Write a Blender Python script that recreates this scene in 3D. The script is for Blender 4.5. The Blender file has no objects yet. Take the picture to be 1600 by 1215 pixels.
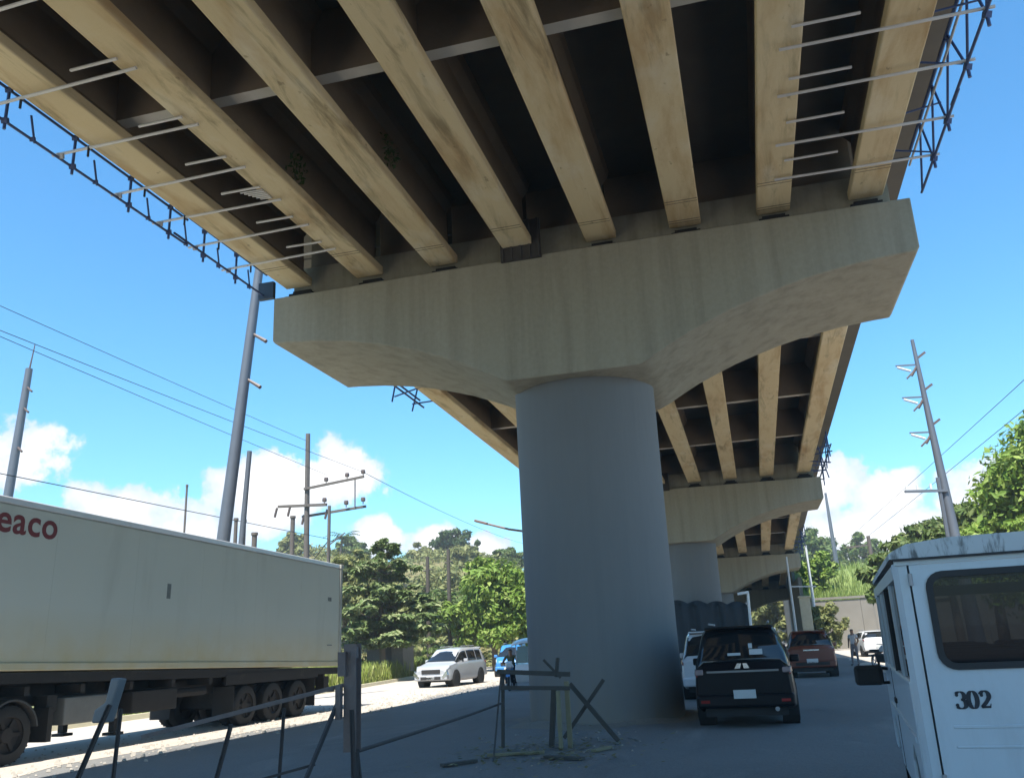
import bpy, math, random
from mathutils import Vector, Matrix
R = math.radians
random.seed(7)
SC = bpy.context.scene
COL = SC.collection

# ------------------------------------------------------------------ camera
CAM_H = 1.65
cam_data = bpy.data.cameras.new('camera')
cam_data.sensor_width = 36.0
cam_data.lens = 36.0 * 1360.7 / 1600.0
cam_data.clip_start = 0.05
cam_data.clip_end = 4000
cam = bpy.data.objects.new('camera', cam_data)
COL.objects.link(cam)
_p, _r, _y = 0.2862, -0.0490, 0.2530
_fw = Vector((-math.sin(_y) * math.cos(_p), math.cos(_y) * math.cos(_p), math.sin(_p)))
_rt = Vector((math.cos(_y), math.sin(_y), 0))
_up = _rt.cross(_fw)
_r2 = math.cos(_r) * _rt + math.sin(_r) * _up
_u2 = -math.sin(_r) * _rt + math.cos(_r) * _up
cam.matrix_world = Matrix(((_r2.x, _u2.x, -_fw.x, 0), (_r2.y, _u2.y, -_fw.y, 0), (_r2.z, _u2.z, -_fw.z, CAM_H), (0, 0, 0, 1)))
SC.camera = cam

# ------------------------------------------------------------------ sky, sun, exposure
SUN = Vector((-0.035, -0.44, 0.90)).normalized()
world = bpy.data.worlds.new('World')
SC.world = world
world.use_nodes = True
nt = world.node_tree
for n in list(nt.nodes):
    nt.nodes.remove(n)
def wn(t, **kw):
    n = nt.nodes.new(t)
    for k, v in kw.items():
        setattr(n, k, v)
    return n
sky = wn('ShaderNodeTexSky', sky_type='NISHITA')
sky.sun_disc = False
sky.sun_elevation = math.asin(SUN.z)
sky.sun_rotation = math.atan2(SUN.x, SUN.y)
sky.altitude = 0
sky.air_density = 1.0
sky.dust_density = 0.6
sky.ozone_density = 2.5
bg = wn('ShaderNodeBackground')
bg.inputs['Strength'].default_value = 0.11
outw = wn('ShaderNodeOutputWorld')
tint = wn('ShaderNodeMix', data_type='RGBA', blend_type='MULTIPLY')
tint.inputs[0].default_value = 1.0
tint.inputs[7].default_value = (0.71, 1.02, 1.10, 1)
hsv = wn('ShaderNodeHueSaturation'); hsv.inputs['Saturation'].default_value = 1.10; hsv.inputs['Value'].default_value = 1.0
nt.links.new(sky.outputs[0], tint.inputs[6])
tc = wn('ShaderNodeTexCoord')
wscaled = wn('ShaderNodeVectorMath', operation='MULTIPLY')
nt.links.new(tc.outputs['Generated'], wscaled.inputs[0]); wscaled.inputs[1].default_value = (1, 1, 1.5)
def blob(c, r):
    s = wn('ShaderNodeVectorMath', operation='DISTANCE')
    nt.links.new(wscaled.outputs[0], s.inputs[0]); s.inputs[1].default_value = (c[0], c[1], c[2] * 1.5)
    k = wn('ShaderNodeMath', operation='MULTIPLY_ADD')
    nt.links.new(s.outputs['Value'], k.inputs[0]); k.inputs[1].default_value = -1.0 / r; k.inputs[2].default_value = 1.0
    return k.outputs[0]
# cumulus: direction of each puff and its angular radius
puffs = [((-0.705, 0.678, 0.200), 0.085), ((-0.625, 0.762, 0.150), 0.085), ((-0.575, 0.806, 0.125), 0.085),
         ((-0.500, 0.845, 0.175), 0.09), ((-0.435, 0.876, 0.19), 0.085), ((-0.404, 0.906, 0.120), 0.06), ((-0.340, 0.932, 0.118), 0.05),
         ((-0.285, 0.953, 0.108), 0.036), ((0.080, 0.988, 0.145), 0.085), ((0.10, 0.990, 0.085), 0.12), ((0.152, 0.982, 0.132), 0.06),
         ((0.18, 0.98, 0.085), 0.095), ((0.225, 0.968, 0.118), 0.075)]
_rg = random.Random(3)
for k in range(11):                       # the same fair-weather cumulus goes on all round
    a = R(42 + k * 25 + _rg.uniform(-8, 8))
    e = R(_rg.uniform(6, 13))
    puffs.append(((math.sin(a) * math.cos(e), math.cos(a) * math.cos(e), math.sin(e)), _rg.uniform(0.09, 0.14)))
acc = None
for c, r in puffs:
    b = blob(c, r)
    if acc is None:
        acc = b
    else:
        mx = wn('ShaderNodeMath', operation='MAXIMUM')
        nt.links.new(acc, mx.inputs[0]); nt.links.new(b, mx.inputs[1]); acc = mx.outputs[0]
def wnoise(scale, detail, rough=0.6):
    n = wn('ShaderNodeTexNoise')
    n.inputs['Scale'].default_value = scale; n.inputs['Detail'].default_value = detail; n.inputs['Roughness'].default_value = rough
    nt.links.new(tc.outputs['Generated'], n.inputs['Vector'])
    return n.outputs['Fac']
def wmath(op, a, b):
    m = wn('ShaderNodeMath', operation=op)
    for i, v in enumerate((a, b)):
        if isinstance(v, (int, float)): m.inputs[i].default_value = v
        else: nt.links.new(v, m.inputs[i])
    return m.outputs[0]
def wrange(v, a, b, c, d):
    m = wn('ShaderNodeMapRange', interpolation_type='SMOOTHSTEP')
    nt.links.new(v, m.inputs[0])
    for i, x in enumerate((a, b, c, d)): m.inputs[i + 1].default_value = x
    return m.outputs[0]
dens = wmath('ADD', acc, wmath('MULTIPLY', wmath('SUBTRACT', wnoise(17, 7, 0.62), 0.5), 1.7))
mask = wrange(dens, 0.19, 0.40, 0.0, 0.97)
shade = wrange(wmath('ADD', dens, wmath('MULTIPLY', wmath('SUBTRACT', wnoise(11, 5), 0.5), 1.6)), 0.15, 1.05, 0.0, 1.0)
ccol = wn('ShaderNodeMix', data_type='RGBA')
nt.links.new(shade, ccol.inputs[0])
ccol.inputs[6].default_value = (3.1, 3.6, 4.4, 1)
ccol.inputs[7].default_value = (5.9, 5.75, 5.6, 1)
fin = wn('ShaderNodeMix', data_type='RGBA')
nt.links.new(mask, fin.inputs[0]); nt.links.new(tint.outputs[2], hsv.inputs['Color']); nt.links.new(hsv.outputs[0], fin.inputs[6]); nt.links.new(ccol.outputs[2], fin.inputs[7])
nt.links.new(fin.outputs[2], bg.inputs['Color'])
nt.links.new(bg.outputs[0], outw.inputs['Surface'])

sun_data = bpy.data.lights.new('sun', 'SUN')
sun_data.energy = 4.6
sun_data.angle = R(0.53)
sun_data.color = (1.0, 0.95, 0.86)
sun = bpy.data.objects.new('sun', sun_data)
COL.objects.link(sun)
sun.rotation_euler = (-SUN).to_track_quat('-Z', 'Y').to_euler()
sun.location = (0, 0, 60)

SC.view_settings.view_transform = 'Standard'
SC.view_settings.look = 'None'
SC.view_settings.exposure = 1.25
SC.view_settings.gamma = 1.0
SC.view_settings.use_curve_mapping = False
SC.cycles.max_bounces = 8
SC.cycles.diffuse_bounces = 4
SC.cycles.transparent_max_bounces = 12

# ------------------------------------------------------------------ materials
MATS = {}
class NT:
    """small wrapper to wire a material"""
    def __init__(s, name):
        s.m = bpy.data.materials.new(name); s.m.use_nodes = True
        s.t = s.m.node_tree; s.b = s.t.nodes['Principled BSDF']
        s.tc = None
    def n(s, t, **kw):
        n = s.t.nodes.new(t)
        for k, v in kw.items(): setattr(n, k, v)
        return n
    def l(s, a, b): s.t.links.new(a, b)
    def coords(s, scale=(1, 1, 1), kind='Object', rnd=False):
        if s.tc is None: s.tc = s.n('ShaderNodeTexCoord')
        m = s.n('ShaderNodeMapping'); m.inputs['Scale'].default_value = scale
        s.l(s.tc.outputs[kind], m.inputs['Vector'])
        if rnd:
            oi = s.n('ShaderNodeObjectInfo')
            k = s.n('ShaderNodeMath', operation='MULTIPLY'); s.l(oi.outputs['Random'], k.inputs[0]); k.inputs[1].default_value = 97.0
            cb = s.n('ShaderNodeCombineXYZ')
            for i in range(3): s.l(k.outputs[0], cb.inputs[i])
            s.l(cb.outputs[0], m.inputs['Location'])
        return m.outputs[0]
    def noise(s, scale, detail=5, rough=0.6, vec=None, dist=0.0):
        n = s.n('ShaderNodeTexNoise')
        n.inputs['Scale'].default_value = scale; n.inputs['Detail'].default_value = detail
        n.inputs['Roughness'].default_value = rough; n.inputs['Distortion'].default_value = dist
        s.l(vec if vec is not None else s.coords(), n.inputs['Vector'])
        return n.outputs['Fac']
    def rng(s, v, a, b, c=0.0, d=1.0):
        m = s.n('ShaderNodeMapRange'); s.l(v, m.inputs[0])
        for i, x in enumerate((a, b, c, d)): m.inputs[i + 1].default_value = x
        return m.outputs[0]
    def mix(s, f, a, b, mode='MIX'):
        m = s.n('ShaderNodeMix', data_type='RGBA', blend_type=mode)
        for i, v in ((0, f), (6, a), (7, b)):
            if isinstance(v, (int, float)): m.inputs[i].default_value = v
            elif isinstance(v, tuple): m.inputs[i].default_value = v if len(v) == 4 else (*v, 1)
            else: s.l(v, m.inputs[i])
        return m.outputs[2]
    def bump(s, v, strength, dist=0.02):
        b = s.n('ShaderNodeBump'); b.inputs['Strength'].default_value = strength; b.inputs['Distance'].default_value = dist
        s.l(v, b.inputs['Height']); s.l(b.outputs[0], s.b.inputs['Normal'])
    def col(s, c):
        if isinstance(c, tuple): s.b.inputs['Base Color'].default_value = (*c[:3], 1)
        else: s.l(c, s.b.inputs['Base Color'])
    def set(s, **kw):
        for k, v in kw.items(): s.b.inputs[k.replace('_', ' ')].default_value = v

def mat(name, col, rough=0.7, var=0.15, scale=4.0, metal=0.0, bump=0.0, coat=0.0, dirt=None, dirt_amt=0.0):
    if name in MATS: return MATS[name]
    w = NT(name)
    f = w.noise(scale, 6, 0.65, w.coords(rnd=True))
    lo = tuple(c * (1 - var) for c in col); hi = tuple(min(1, c * (1 + var)) for c in col)
    c = w.mix(f, lo, hi)
    if dirt:
        g = w.rng(w.noise(scale * 0.6, 7, 0.7, w.coords(rnd=True), 0.5), 0.62 - dirt_amt, 0.80 - dirt_amt * 0.5)
        c = w.mix(g, c, dirt)
    w.col(c); w.set(Roughness=rough, Metallic=metal)
    if coat: w.set(Coat_Weight=coat, Coat_Roughness=0.06)
    if bump: w.bump(w.noise(scale * 8, 5), bump)
    MATS[name] = w.m
    return w.m

def m_girder():
    w = NT('girder_concrete')
    v = w.coords((2.6, 0.35, 2.6), rnd=True)
    base = w.mix(w.noise(1.3, 5, 0.6, w.coords((1, .25, 1), rnd=True)), (0.58, 0.43, 0.225), (0.67, 0.55, 0.345))
    rust = w.rng(w.noise(0.8, 6, 0.62, w.coords((1.5, 0.28, 1), rnd=True), 0.3), 0.50, 0.72, 0, 0.80)
    c = w.mix(rust, base, (0.36, 0.19, 0.06))
    gate = w.rng(w.noise(0.5, 3, 0.5, w.coords((.6, .5, .6), rnd=True)), 0.38, 0.56, 0, 1)
    dk = w.rng(w.noise(1.0, 7, 0.68, w.coords((3.2, 0.42, 1.5), rnd=True), 0.5), 0.52, 0.66, 0, 0.7)
    dm = w.n('ShaderNodeMath', operation='MULTIPLY'); w.l(gate, dm.inputs[0]); w.l(dk, dm.inputs[1])
    c = w.mix(dm.outputs[0], c, (0.16, 0.115, 0.05))
    pale = w.rng(w.noise(1.1, 4, 0.6, w.coords((1.0, .5, 1), rnd=True)), 0.55, 0.72, 0, 0.55)
    c = w.mix(pale, c, (0.70, 0.62, 0.46))
    spots = w.rng(w.noise(5, 3, 0.5, w.coords((1.2, .7, 1), rnd=True)), 0.70, 0.75, 0, 0.6)
    c = w.mix(spots, c, (0.20, 0.14, 0.07))
    w.col(c); w.set(Roughness=0.85); w.bump(w.noise(14, 5), 0.25)
    return w.m
def m_cap():
    w = NT('pier_cap_concrete')
    c = w.mix(w.noise(0.45, 5, 0.6), (0.285, 0.262, 0.19), (0.34, 0.312, 0.235))
    st = w.rng(w.noise(1.1, 5, 0.6, w.coords((2.2, 2.2, 0.10)), 0.3), 0.46, 0.70, 0, 0.8)
    c = w.mix(st, c, (0.19, 0.172, 0.125))
    st2 = w.rng(w.noise(0.8, 5, 0.6, w.coords((1.4, 1.4, 0.07))), 0.52, 0.72, 0, 0.5)
    c = w.mix(st2, c, (0.42, 0.38, 0.29))
    fine = w.rng(w.noise(9, 6, 0.7), 0.35, 0.7, 0, 1)
    c = w.mix(0.25, c, w.mix(fine, (0.24, 0.21, 0.15), (0.40, .36, .28)))
    w.col(c); w.set(Roughness=0.88); w.bump(w.noise(10, 6), 0.2)
    return w.m
def m_column():
    w = NT('column_concrete')
    c = w.mix(w.noise(0.5, 5, 0.6), (0.155, 0.16, 0.162), (0.19, 0.192, 0.185))
    st = w.rng(w.noise(1.3, 5, 0.6, w.coords((2.0, 2.0, 0.12)), 0.4), 0.5, 0.72, 0, 0.45)
    c = w.mix(st, c, (0.13, 0.138, 0.145))
    fine = w.rng(w.noise(8, 7, 0.7), 0.35, 0.7, 0, 1)
    c = w.mix(0.22, c, w.mix(fine, (0.12, 0.13, 0.14), (0.20, .205, .205)))
    lift = w.rng(w.noise(1.0, 2, .4, w.coords((.03, .03, .75))), .38, .62, 0, 1)          # tone changes from one pour to the next
    c = w.mix(.5, c, w.mix(lift, (0.135, 0.142, 0.145), (0.20, 0.203, 0.198)))
    sz = w.n('ShaderNodeSeparateXYZ'); w.l(w.coords(), sz.inputs[0])
    gr = w.n('ShaderNodeMath', operation='MULTIPLY'); w.l(w.rng(sz.outputs[2], .22, 0.0, 0, 1), gr.inputs[0]); w.l(w.rng(w.noise(2.5, 6, .7), .35, .65, 0, .9), gr.inputs[1])
    c = w.mix(gr.outputs[0], c, (0.20, 0.18, 0.145))                                         # splashed mud near the foot
    w.col(c); w.set(Roughness=0.85); w.bump(w.noise(9, 6), 0.2)
    return w.m
def m_ground(name, a, b, dark, pale, sc=0.25, bump=0.5):
    w = NT(name)
    c = w.mix(w.noise(sc, 7, 0.65, w.coords(kind='Object')), a, b)
    d = w.rng(w.noise(sc * 2.2, 7, 0.7, w.coords((1, .35, 1)), 0.6), 0.55, 0.75, 0, 0.6)
    c = w.mix(d, c, dark)
    p = w.rng(w.noise(sc * 1.3, 6, 0.65, w.coords((1.2, .4, 1)), 0.8), 0.55, 0.72, 0, 0.6)
    c = w.mix(p, c, pale)
    g = w.rng(w.noise(24, 4, 0.7), 0.3, 0.7, 0, 1)
    c = w.mix(0.25, c, w.mix(g, dark, pale))
    w.col(c); w.set(Roughness=0.9)
    w.bump(w.noise(6, 8, 0.75), bump, 0.04)
    return w.m
def m_leaf(name, a, b, c2, trans=0.25):
    w = NT(name)
    g = w.n('ShaderNodeNewGeometry')
    f = w.noise(0.6, 3, 0.6)
    c = w.mix(f, a, b)
    r = w.rng(g.outputs['Random Per Island'], 0.55, 1.0, 0, 0.85)
    c = w.mix(r, c, c2)
    w.col(c); w.set(Roughness=0.6)
    w.b.inputs['Specular IOR Level'].default_value = 0.3
    tr = w.n('ShaderNodeBsdfTranslucent'); w.l(c, tr.inputs[0])
    ms = w.n('ShaderNodeMixShader'); ms.inputs[0].default_value = trans
    w.l(w.b.outputs[0], ms.inputs[1]); w.l(tr.outputs[0], ms.inputs[2])
    w.l(ms.outputs[0], w.t.nodes['Material Output'].inputs[0])
    return w.m
def m_paint(name, col, dirt=(0.2, 0.18, 0.15), amt=0.15, rough=0.32, coat=0.6, metal=0.0):
    w = NT(name)
    f = w.rng(w.noise(2.2, 7, 0.7, w.coords((1, 1, 1.4))), 0.45, 0.8, 0, amt)
    w.col(w.mix(f, col, dirt)); w.set(Roughness=rough, Coat_Weight=coat, Coat_Roughness=0.08, Metallic=metal)
    return w.m
def m_glass(name, col=(0.012, 0.014, 0.016), rough=0.04):
    w = NT(name); w.col(w.mix(w.noise(3, 3), tuple(c * .7 for c in col), tuple(c * 1.3 for c in col)))
    w.set(Roughness=rough); w.b.inputs['Specular IOR Level'].default_value = 0.7
    return w.m
def m_pane(name, clear=0.6):
    w = NT(name); w.col((0.008, 0.010, 0.013)); w.set(Roughness=0.03); w.b.inputs['Specular IOR Level'].default_value = 0.2
    t = w.n('ShaderNodeBsdfTransparent'); t.inputs[0].default_value = (0.75, 0.8, 0.82, 1)
    s = w.n('ShaderNodeMixShader'); s.inputs[0].default_value = clear
    w.l(w.b.outputs[0], s.inputs[1]); w.l(t.outputs[0], s.inputs[2]); w.l(s.outputs[0], w.t.nodes['Material Output'].inputs[0])
    return w.m
def m_container():
    w = NT('container_paint')
    c = w.mix(w.noise(0.5, 5, 0.6), (0.52, 0.52, 0.455), (0.59, 0.58, 0.50))
    s = w.rng(w.noise(1.0, 6, 0.65, w.coords((2.5, 1.2, .18)), .4), 0.55, 0.78, 0, 0.28)
    c = w.mix(s, c, (0.27, 0.25, 0.2))
    tcz = w.n('ShaderNodeSeparateXYZ'); w.l(w.coords(), tcz.inputs[0])
    low = w.rng(tcz.outputs[2], 1.2, 0.0, 0, 1)
    lowm = w.n('ShaderNodeMath', operation='MULTIPLY'); w.l(low, lowm.inputs[0]); w.l(w.rng(w.noise(1.6, 6), .3, .7, .4, .95), lowm.inputs[1])
    c = w.mix(lowm.outputs[0], c, (0.50, 0.40, 0.20))
    sp = w.rng(w.noise(3.0, 8, .75), 0.66, 0.74, 0, .55)
    c = w.mix(sp, c, (0.2, 0.15, 0.1))
    w.col(c); w.set(Roughness=0.5)
    return w.m
def m_van():
    w = NT('van_paint')
    c = w.mix(w.noise(0.8, 5), (0.46, 0.54, 0.61), (0.53, 0.61, 0.67))
    d = w.rng(w.noise(3.0, 7, .7, w.coords((2, 2, .5))), 0.5, 0.8, 0, 0.30)
    c = w.mix(d, c, (0.28, 0.31, 0.33))
    w.col(c); w.set(Roughness=0.35, Coat_Weight=0.4, Coat_Roughness=0.12)
    return w.m
def m_vanroof():
    w = NT('van_roof_paint')
    c = w.mix(w.noise(0.8, 5), (0.46, 0.50, 0.52), (0.56, 0.60, 0.62))
    d = w.rng(w.noise(3.2, 6, .7, w.coords((3.5, 3.5, .7)), .5), 0.50, 0.62, 0, 0.85)
    c = w.mix(d, c, (0.07, 0.075, 0.075))
    w.col(c); w.set(Roughness=0.6)
    return w.m
MG, MC, MCOL = m_girder(), m_cap(), m_column()
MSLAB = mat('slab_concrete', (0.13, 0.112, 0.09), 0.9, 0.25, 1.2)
MDIA = mat('diaphragm_concrete', (0.33, 0.29, 0.225), 0.9, 0.2, 1.5)
MPIPE = mat('scaffold_pipe_steel', (0.30, 0.29, 0.30), 0.45, 0.25, 3, 0.6)
MPIPEL = mat('scaffold_pipe_pale', (0.55, 0.52, 0.5), 0.5, 0.2, 3, 0.3)
MPIPED = mat('scaffold_pipe_blue', (0.05, 0.075, 0.17), 0.5, 0.3, 3, 0.2)
MBLK = mat('black_rubber', (0.022, 0.022, 0.022), 0.85, 0.3, 6)
MDARK = mat('dark_chassis_steel', (0.020, 0.018, 0.017), 0.8, 0.35, 4, 0.0, 0.0, 0.0, (0.06, 0.05, 0.04), 0.05)
MSTEEL = mat('grey_steel', (0.32, 0.32, 0.33), 0.5, 0.2, 5, 0.5)
MCHROME = mat('chrome', (0.75, 0.75, 0.76), 0.15, 0.05, 5, 1.0)
MRUST = mat('rusty_angle_steel', (0.17, 0.135, 0.125), 0.75, 0.4, 9, 0.1, 0.2, 0.0, (0.23, 0.17, 0.13), 0.06)
MWOOD = mat('weathered_timber', (0.06, 0.058, 0.052), 0.85, 0.35, 7, 0, 0.3)
MWOODY = mat('pale_timber', (0.20, 0.18, 0.11), 0.8, 0.25, 7, 0, 0.3)
MPOLE = mat('galvanised_pole', (0.11, 0.125, 0.15), 0.55, 0.18, 2, 0.3)
MWPOLE = mat('creosoted_pole', (0.10, 0.085, 0.075), 0.85, 0.35, 4)
MWIRE = mat('wire_black', (0.03, 0.03, 0.035), 0.6, 0.2)
MTRUNK = mat('bark', (0.13, 0.105, 0.08), 0.9, 0.4, 5, 0, 0.4)
MTARP = mat('dark_tarpaulin', (0.02, 0.026, 0.033), 0.7, 0.4, 2)
MRED = mat('tail_light_red', (0.22, 0.012, 0.012), 0.2, 0.2, 6, 0, 0, 0.5)
MLAMP = mat('clear_lamp', (0.62, 0.64, 0.66), 0.15, 0.1, 6, 0.2, 0, 0.6)
MPLATE = mat('number_plate', (0.46, 0.48, 0.48), 0.5, 0.1, 8)
MGL = m_glass('dark_glass')
def dull(m, v):
    m.node_tree.nodes['Principled BSDF'].inputs['Specular IOR Level'].default_value = v; return m
MBLKP = dull(m_paint('black_paint', (0.004, 0.004, 0.006), (0.015, 0.015, 0.015), 0.12, 0.4, 0.05), .25)
MWHP = m_paint('white_paint', (0.62, 0.63, 0.65), (0.35, 0.33, 0.3), 0.15)
MREDP = m_paint('copper_red_paint', (0.12, 0.028, 0.014), (0.07, 0.035, 0.025), 0.25, 0.35, 0.6)
MBLUEP = m_paint('blue_paint', (0.04, 0.20, 0.48), (0.1, 0.12, 0.15), 0.2)

# ------------------------------------------------------------------ mesh helpers
class MB:
    def __init__(s, off=(0, 0, 0)):
        s.v = []; s.f = []; s.off = Vector(off)
    def add(s, vs, fs):
        o = len(s.v); s.v += [tuple(Vector(v) - s.off) for v in vs]; s.f += [tuple(i + o for i in f) for f in fs]
    def box(s, c, d, rz=0.0, rx=0.0, ry=0.0):
        m = Matrix.Rotation(rz, 3, 'Z') @ Matrix.Rotation(ry, 3, 'Y') @ Matrix.Rotation(rx, 3, 'X')
        vs = [Vector(c) + m @ Vector((x * d[0] / 2, y * d[1] / 2, z * d[2] / 2)) for x in (-1, 1) for y in (-1, 1) for z in (-1, 1)]
        s.add(vs, [(0, 1, 3, 2), (4, 6, 7, 5), (0, 4, 5, 1), (2, 3, 7, 6), (0, 2, 6, 4), (1, 5, 7, 3)])
        return s
    def tube(s, a, b, r, r2=None, n=8, cap=True):
        a, b = Vector(a), Vector(b); r2 = r if r2 is None else r2
        d = (b - a).normalized(); u = d.orthogonal().normalized(); w = d.cross(u)
        vs = []
        for p, q in ((a, r), (b, r2)):
            for k in range(n):
                t = 2 * math.pi * k / n
                vs.append(p + (u * math.cos(t) + w * math.sin(t)) * q)
        fs = [(k, (k + 1) % n, n + (k + 1) % n, n + k) for k in range(n)]
        if cap: fs += [tuple(range(n - 1, -1, -1)), tuple(range(n, 2 * n))]
        s.add(vs, fs); return s
    def path(s, pts, r, n=6, r2=None):
        pts = [Vector(p) for p in pts]; m = len(pts); vs = []
        u = None
        for i, p in enumerate(pts):
            d = (pts[min(i + 1, m - 1)] - pts[max(i - 1, 0)]).normalized()
            u = d.orthogonal().normalized() if u is None else (u - d * u.dot(d)).normalized()
            w = d.cross(u); rr = r if r2 is None else r + (r2 - r) * i / (m - 1)
            for k in range(n):
                t = 2 * math.pi * k / n
                vs.append(p + (u * math.cos(t) + w * math.sin(t)) * rr)
        fs = [(i * n + k, i * n + (k + 1) % n, (i + 1) * n + (k + 1) % n, (i + 1) * n + k) for i in range(m - 1) for k in range(n)]
        fs += [tuple(range(n - 1, -1, -1)), tuple(range((m - 1) * n, m * n))]
        s.add(vs, fs); return s
    def bar(s, a, b, w, h, up=(0, 0, 1)):
        a, b = Vector(a), Vector(b); d = (b - a).normalized(); up = Vector(up)
        if abs(d.dot(up)) > 0.97: up = Vector((1, 0, 0))
        x = d.cross(up).normalized(); z = x.cross(d)
        vs = [p + x * (i * w / 2) + z * (j * h / 2) for p in (a, b) for i, j in ((-1, -1), (1, -1), (1, 1), (-1, 1))]
        s.add(vs, [(3, 2, 1, 0), (4, 5, 6, 7), (0, 1, 5, 4), (1, 2, 6, 5), (2, 3, 7, 6), (3, 0, 4, 7)]); return s
    def prism(s, prof, axis, a, b):
        """prof: 2-D outline; axis 'x' -> prof is (y,z); 'y' -> (x,z); 'z' -> (x,y)"""
        def P(p, t): return {'x': (t, p[0], p[1]), 'y': (p[0], t, p[1]), 'z': (p[0], p[1], t)}[axis]
        n = len(prof); vs = [P(p, a) for p in prof] + [P(p, b) for p in prof]
        fs = [(k, (k + 1) % n, n + (k + 1) % n, n + k) for k in range(n)] + [tuple(range(n - 1, -1, -1)), tuple(range(n, 2 * n))]
        s.add(vs, fs); return s
    def lathe(s, prof, axis_pt, axis='x', n=24):
        vs = []; m = len(prof)
        for k in range(n):
            t = 2 * math.pi * k / n
            for (h, r) in prof:
                c, d = r * math.cos(t), r * math.sin(t)
                q = {'x': (h, c, d), 'y': (c, h, d), 'z': (c, d, h)}[axis]
                vs.append(Vector(axis_pt) + Vector(q))
        fs = [(k * m + i, ((k + 1) % n) * m + i, ((k + 1) % n) * m + i + 1, k * m + i + 1) for k in range(n) for i in range(m - 1)]
        s.add(vs, fs); return s
    def grid(s, pts):
        m, n = len(pts), len(pts[0])
        s.add([p for r in pts for p in r], [(i * n + j, i * n + j + 1, (i + 1) * n + j + 1, (i + 1) * n + j) for i in range(m - 1) for j in range(n - 1)])
        return s
    def mesh(s, name, m, smooth=None):
        me = bpy.data.meshes.new(name); me.from_pydata(s.v, [], s.f); me.validate()
        if m: me.materials.append(m)
        if smooth is not None:
            for p in me.polygons: p.use_smooth = True
            me.set_sharp_from_angle(angle=R(smooth))
        return me
    def build(s, name, m, parent=None, smooth=None, bevel=0, solid=0, recalc=True):
        me = s.mesh(name, m, smooth)
        if recalc:
            import bmesh
            b = bmesh.new(); b.from_mesh(me); bmesh.ops.recalc_face_normals(b, faces=b.faces[:]); b.to_mesh(me); b.free()
        return link(name, me, parent, bevel, solid)
def link(name, me, parent=None, bevel=0, solid=0):
    o = bpy.data.objects.new(name, me); COL.objects.link(o)
    if parent: o.parent = parent
    if solid:
        k = o.modifiers.new('t', 'SOLIDIFY'); k.thickness = solid; k.offset = 0
    if bevel:
        k = o.modifiers.new('b', 'BEVEL'); k.width = bevel; k.segments = 2; k.limit_method = 'ANGLE'; k.angle_limit = R(40)
    return o
def thing(name, label, cat, loc=(0, 0, 0), rz=0.0, group=None, rx=0.0):
    o = bpy.data.objects.new(name, None); COL.objects.link(o)
    o.empty_display_size = 0.3
    o.location = loc; o.rotation_euler = (rx, 0, rz)
    return tag(o, label, cat, group)
def tag(o, label, cat, group=None):
    o['label'] = label; o['category'] = cat
    if group: o['group'] = group
    return o
def struct(o, kind='structure'):
    o['kind'] = kind; return o
def copy_tree(o, parent=None):
    c = o.copy(); COL.objects.link(c); c.parent = parent
    for ch in list(o.children): copy_tree(ch, c)
    return c
def relabel(o, label):
    o['label'] = label; return o

# ================================================================== SETTING: ground, roads, hills
rg = random.Random(11)
MDIRT = m_ground('packed_dirt', (0.125, 0.126, 0.13), (0.20, 0.198, 0.192), (0.07, 0.07, 0.072), (0.29, 0.28, 0.26), 0.35, 0.8)
MROAD = m_ground('dusty_concrete_road', (0.37, 0.33, 0.28), (0.43, 0.385, 0.335), (0.28, 0.23, 0.19), (0.50, 0.46, 0.41), 0.5, 0.35)
MGRASSY = m_ground('grassy_earth', (0.10, 0.13, 0.04), (0.17, 0.17, 0.07), (0.07, 0.09, 0.03), (0.24, 0.22, 0.11), 0.12)
MHILL = m_ground('hill_scrub', (0.12, 0.115, 0.04), (0.19, 0.16, 0.07), (0.075, 0.085, 0.03), (0.24, 0.19, 0.10), 0.10, 1.0)
MBANK = m_ground('bank_grass', (0.13, 0.19, 0.045), (0.20, 0.25, 0.07), (0.09, 0.13, 0.03), (0.26, 0.29, 0.10), 0.2, 1.0)
MKERB = mat('kerb_concrete', (0.52, 0.47, 0.33), 0.85, 0.2, 2)

b = MB()
N = 40
xs = [-1500, -600, -250, -120] + [-80 + 5 * i for i in range(29)] + [80, 140, 300, 700, 1500]
ys = [-1000, -300, -100, -50] + [-30 + 5 * i for i in range(37)] + [170, 220, 300, 500, 900, 2500]
b.grid([[(x, y, 0.0) for x in xs] for y in ys])
struct(b.build('ground', MDIRT))

KERB = [(-19.8, -60), (-19.6, 0), (-19.0, 20), (-18.9, 31), (-19.2, 41.5), (-20.9, 54.0), (-23.4, 70), (-27.5, 95), (-34, 130)]
def kerb_x(y):
    for (x0, y0), (x1, y1) in zip(KERB, KERB[1:]):
        if y0 <= y <= y1: return x0 + (x1 - x0) * (y - y0) / (y1 - y0)
    return KERB[-1][0]
b = MB(); rows = []
for i in range(95):
    y = -60 + 2 * i
    xe = -11.6 + 0.45 * math.sin(y * 0.31) + 0.25 * math.sin(y * 1.13 + 1) + max(0, (y - 60)) * -0.06
    rows.append([(kerb_x(y), y, 0.004), (kerb_x(y) * .5 + xe * .5, y, 0.02), (xe, y, 0.004)])
b.grid(rows); struct(b.build('road', MROAD, smooth=60))
b = MB(); rows = []
for i in range(60):
    y = 18 + 2 * i
    x0 = 4.6 + 0.4 * math.sin(y * 0.27) + 0.3 * math.sin(y * .9)
    rows.append([(x0, y, 0.004), (x0 + 2, y, 0.012), (14 + math.sin(y * .2), y, 0.004)])
b.grid(rows); o = struct(b.build('roadside_dirt', MROAD, smooth=60))
b = MB()
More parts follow.
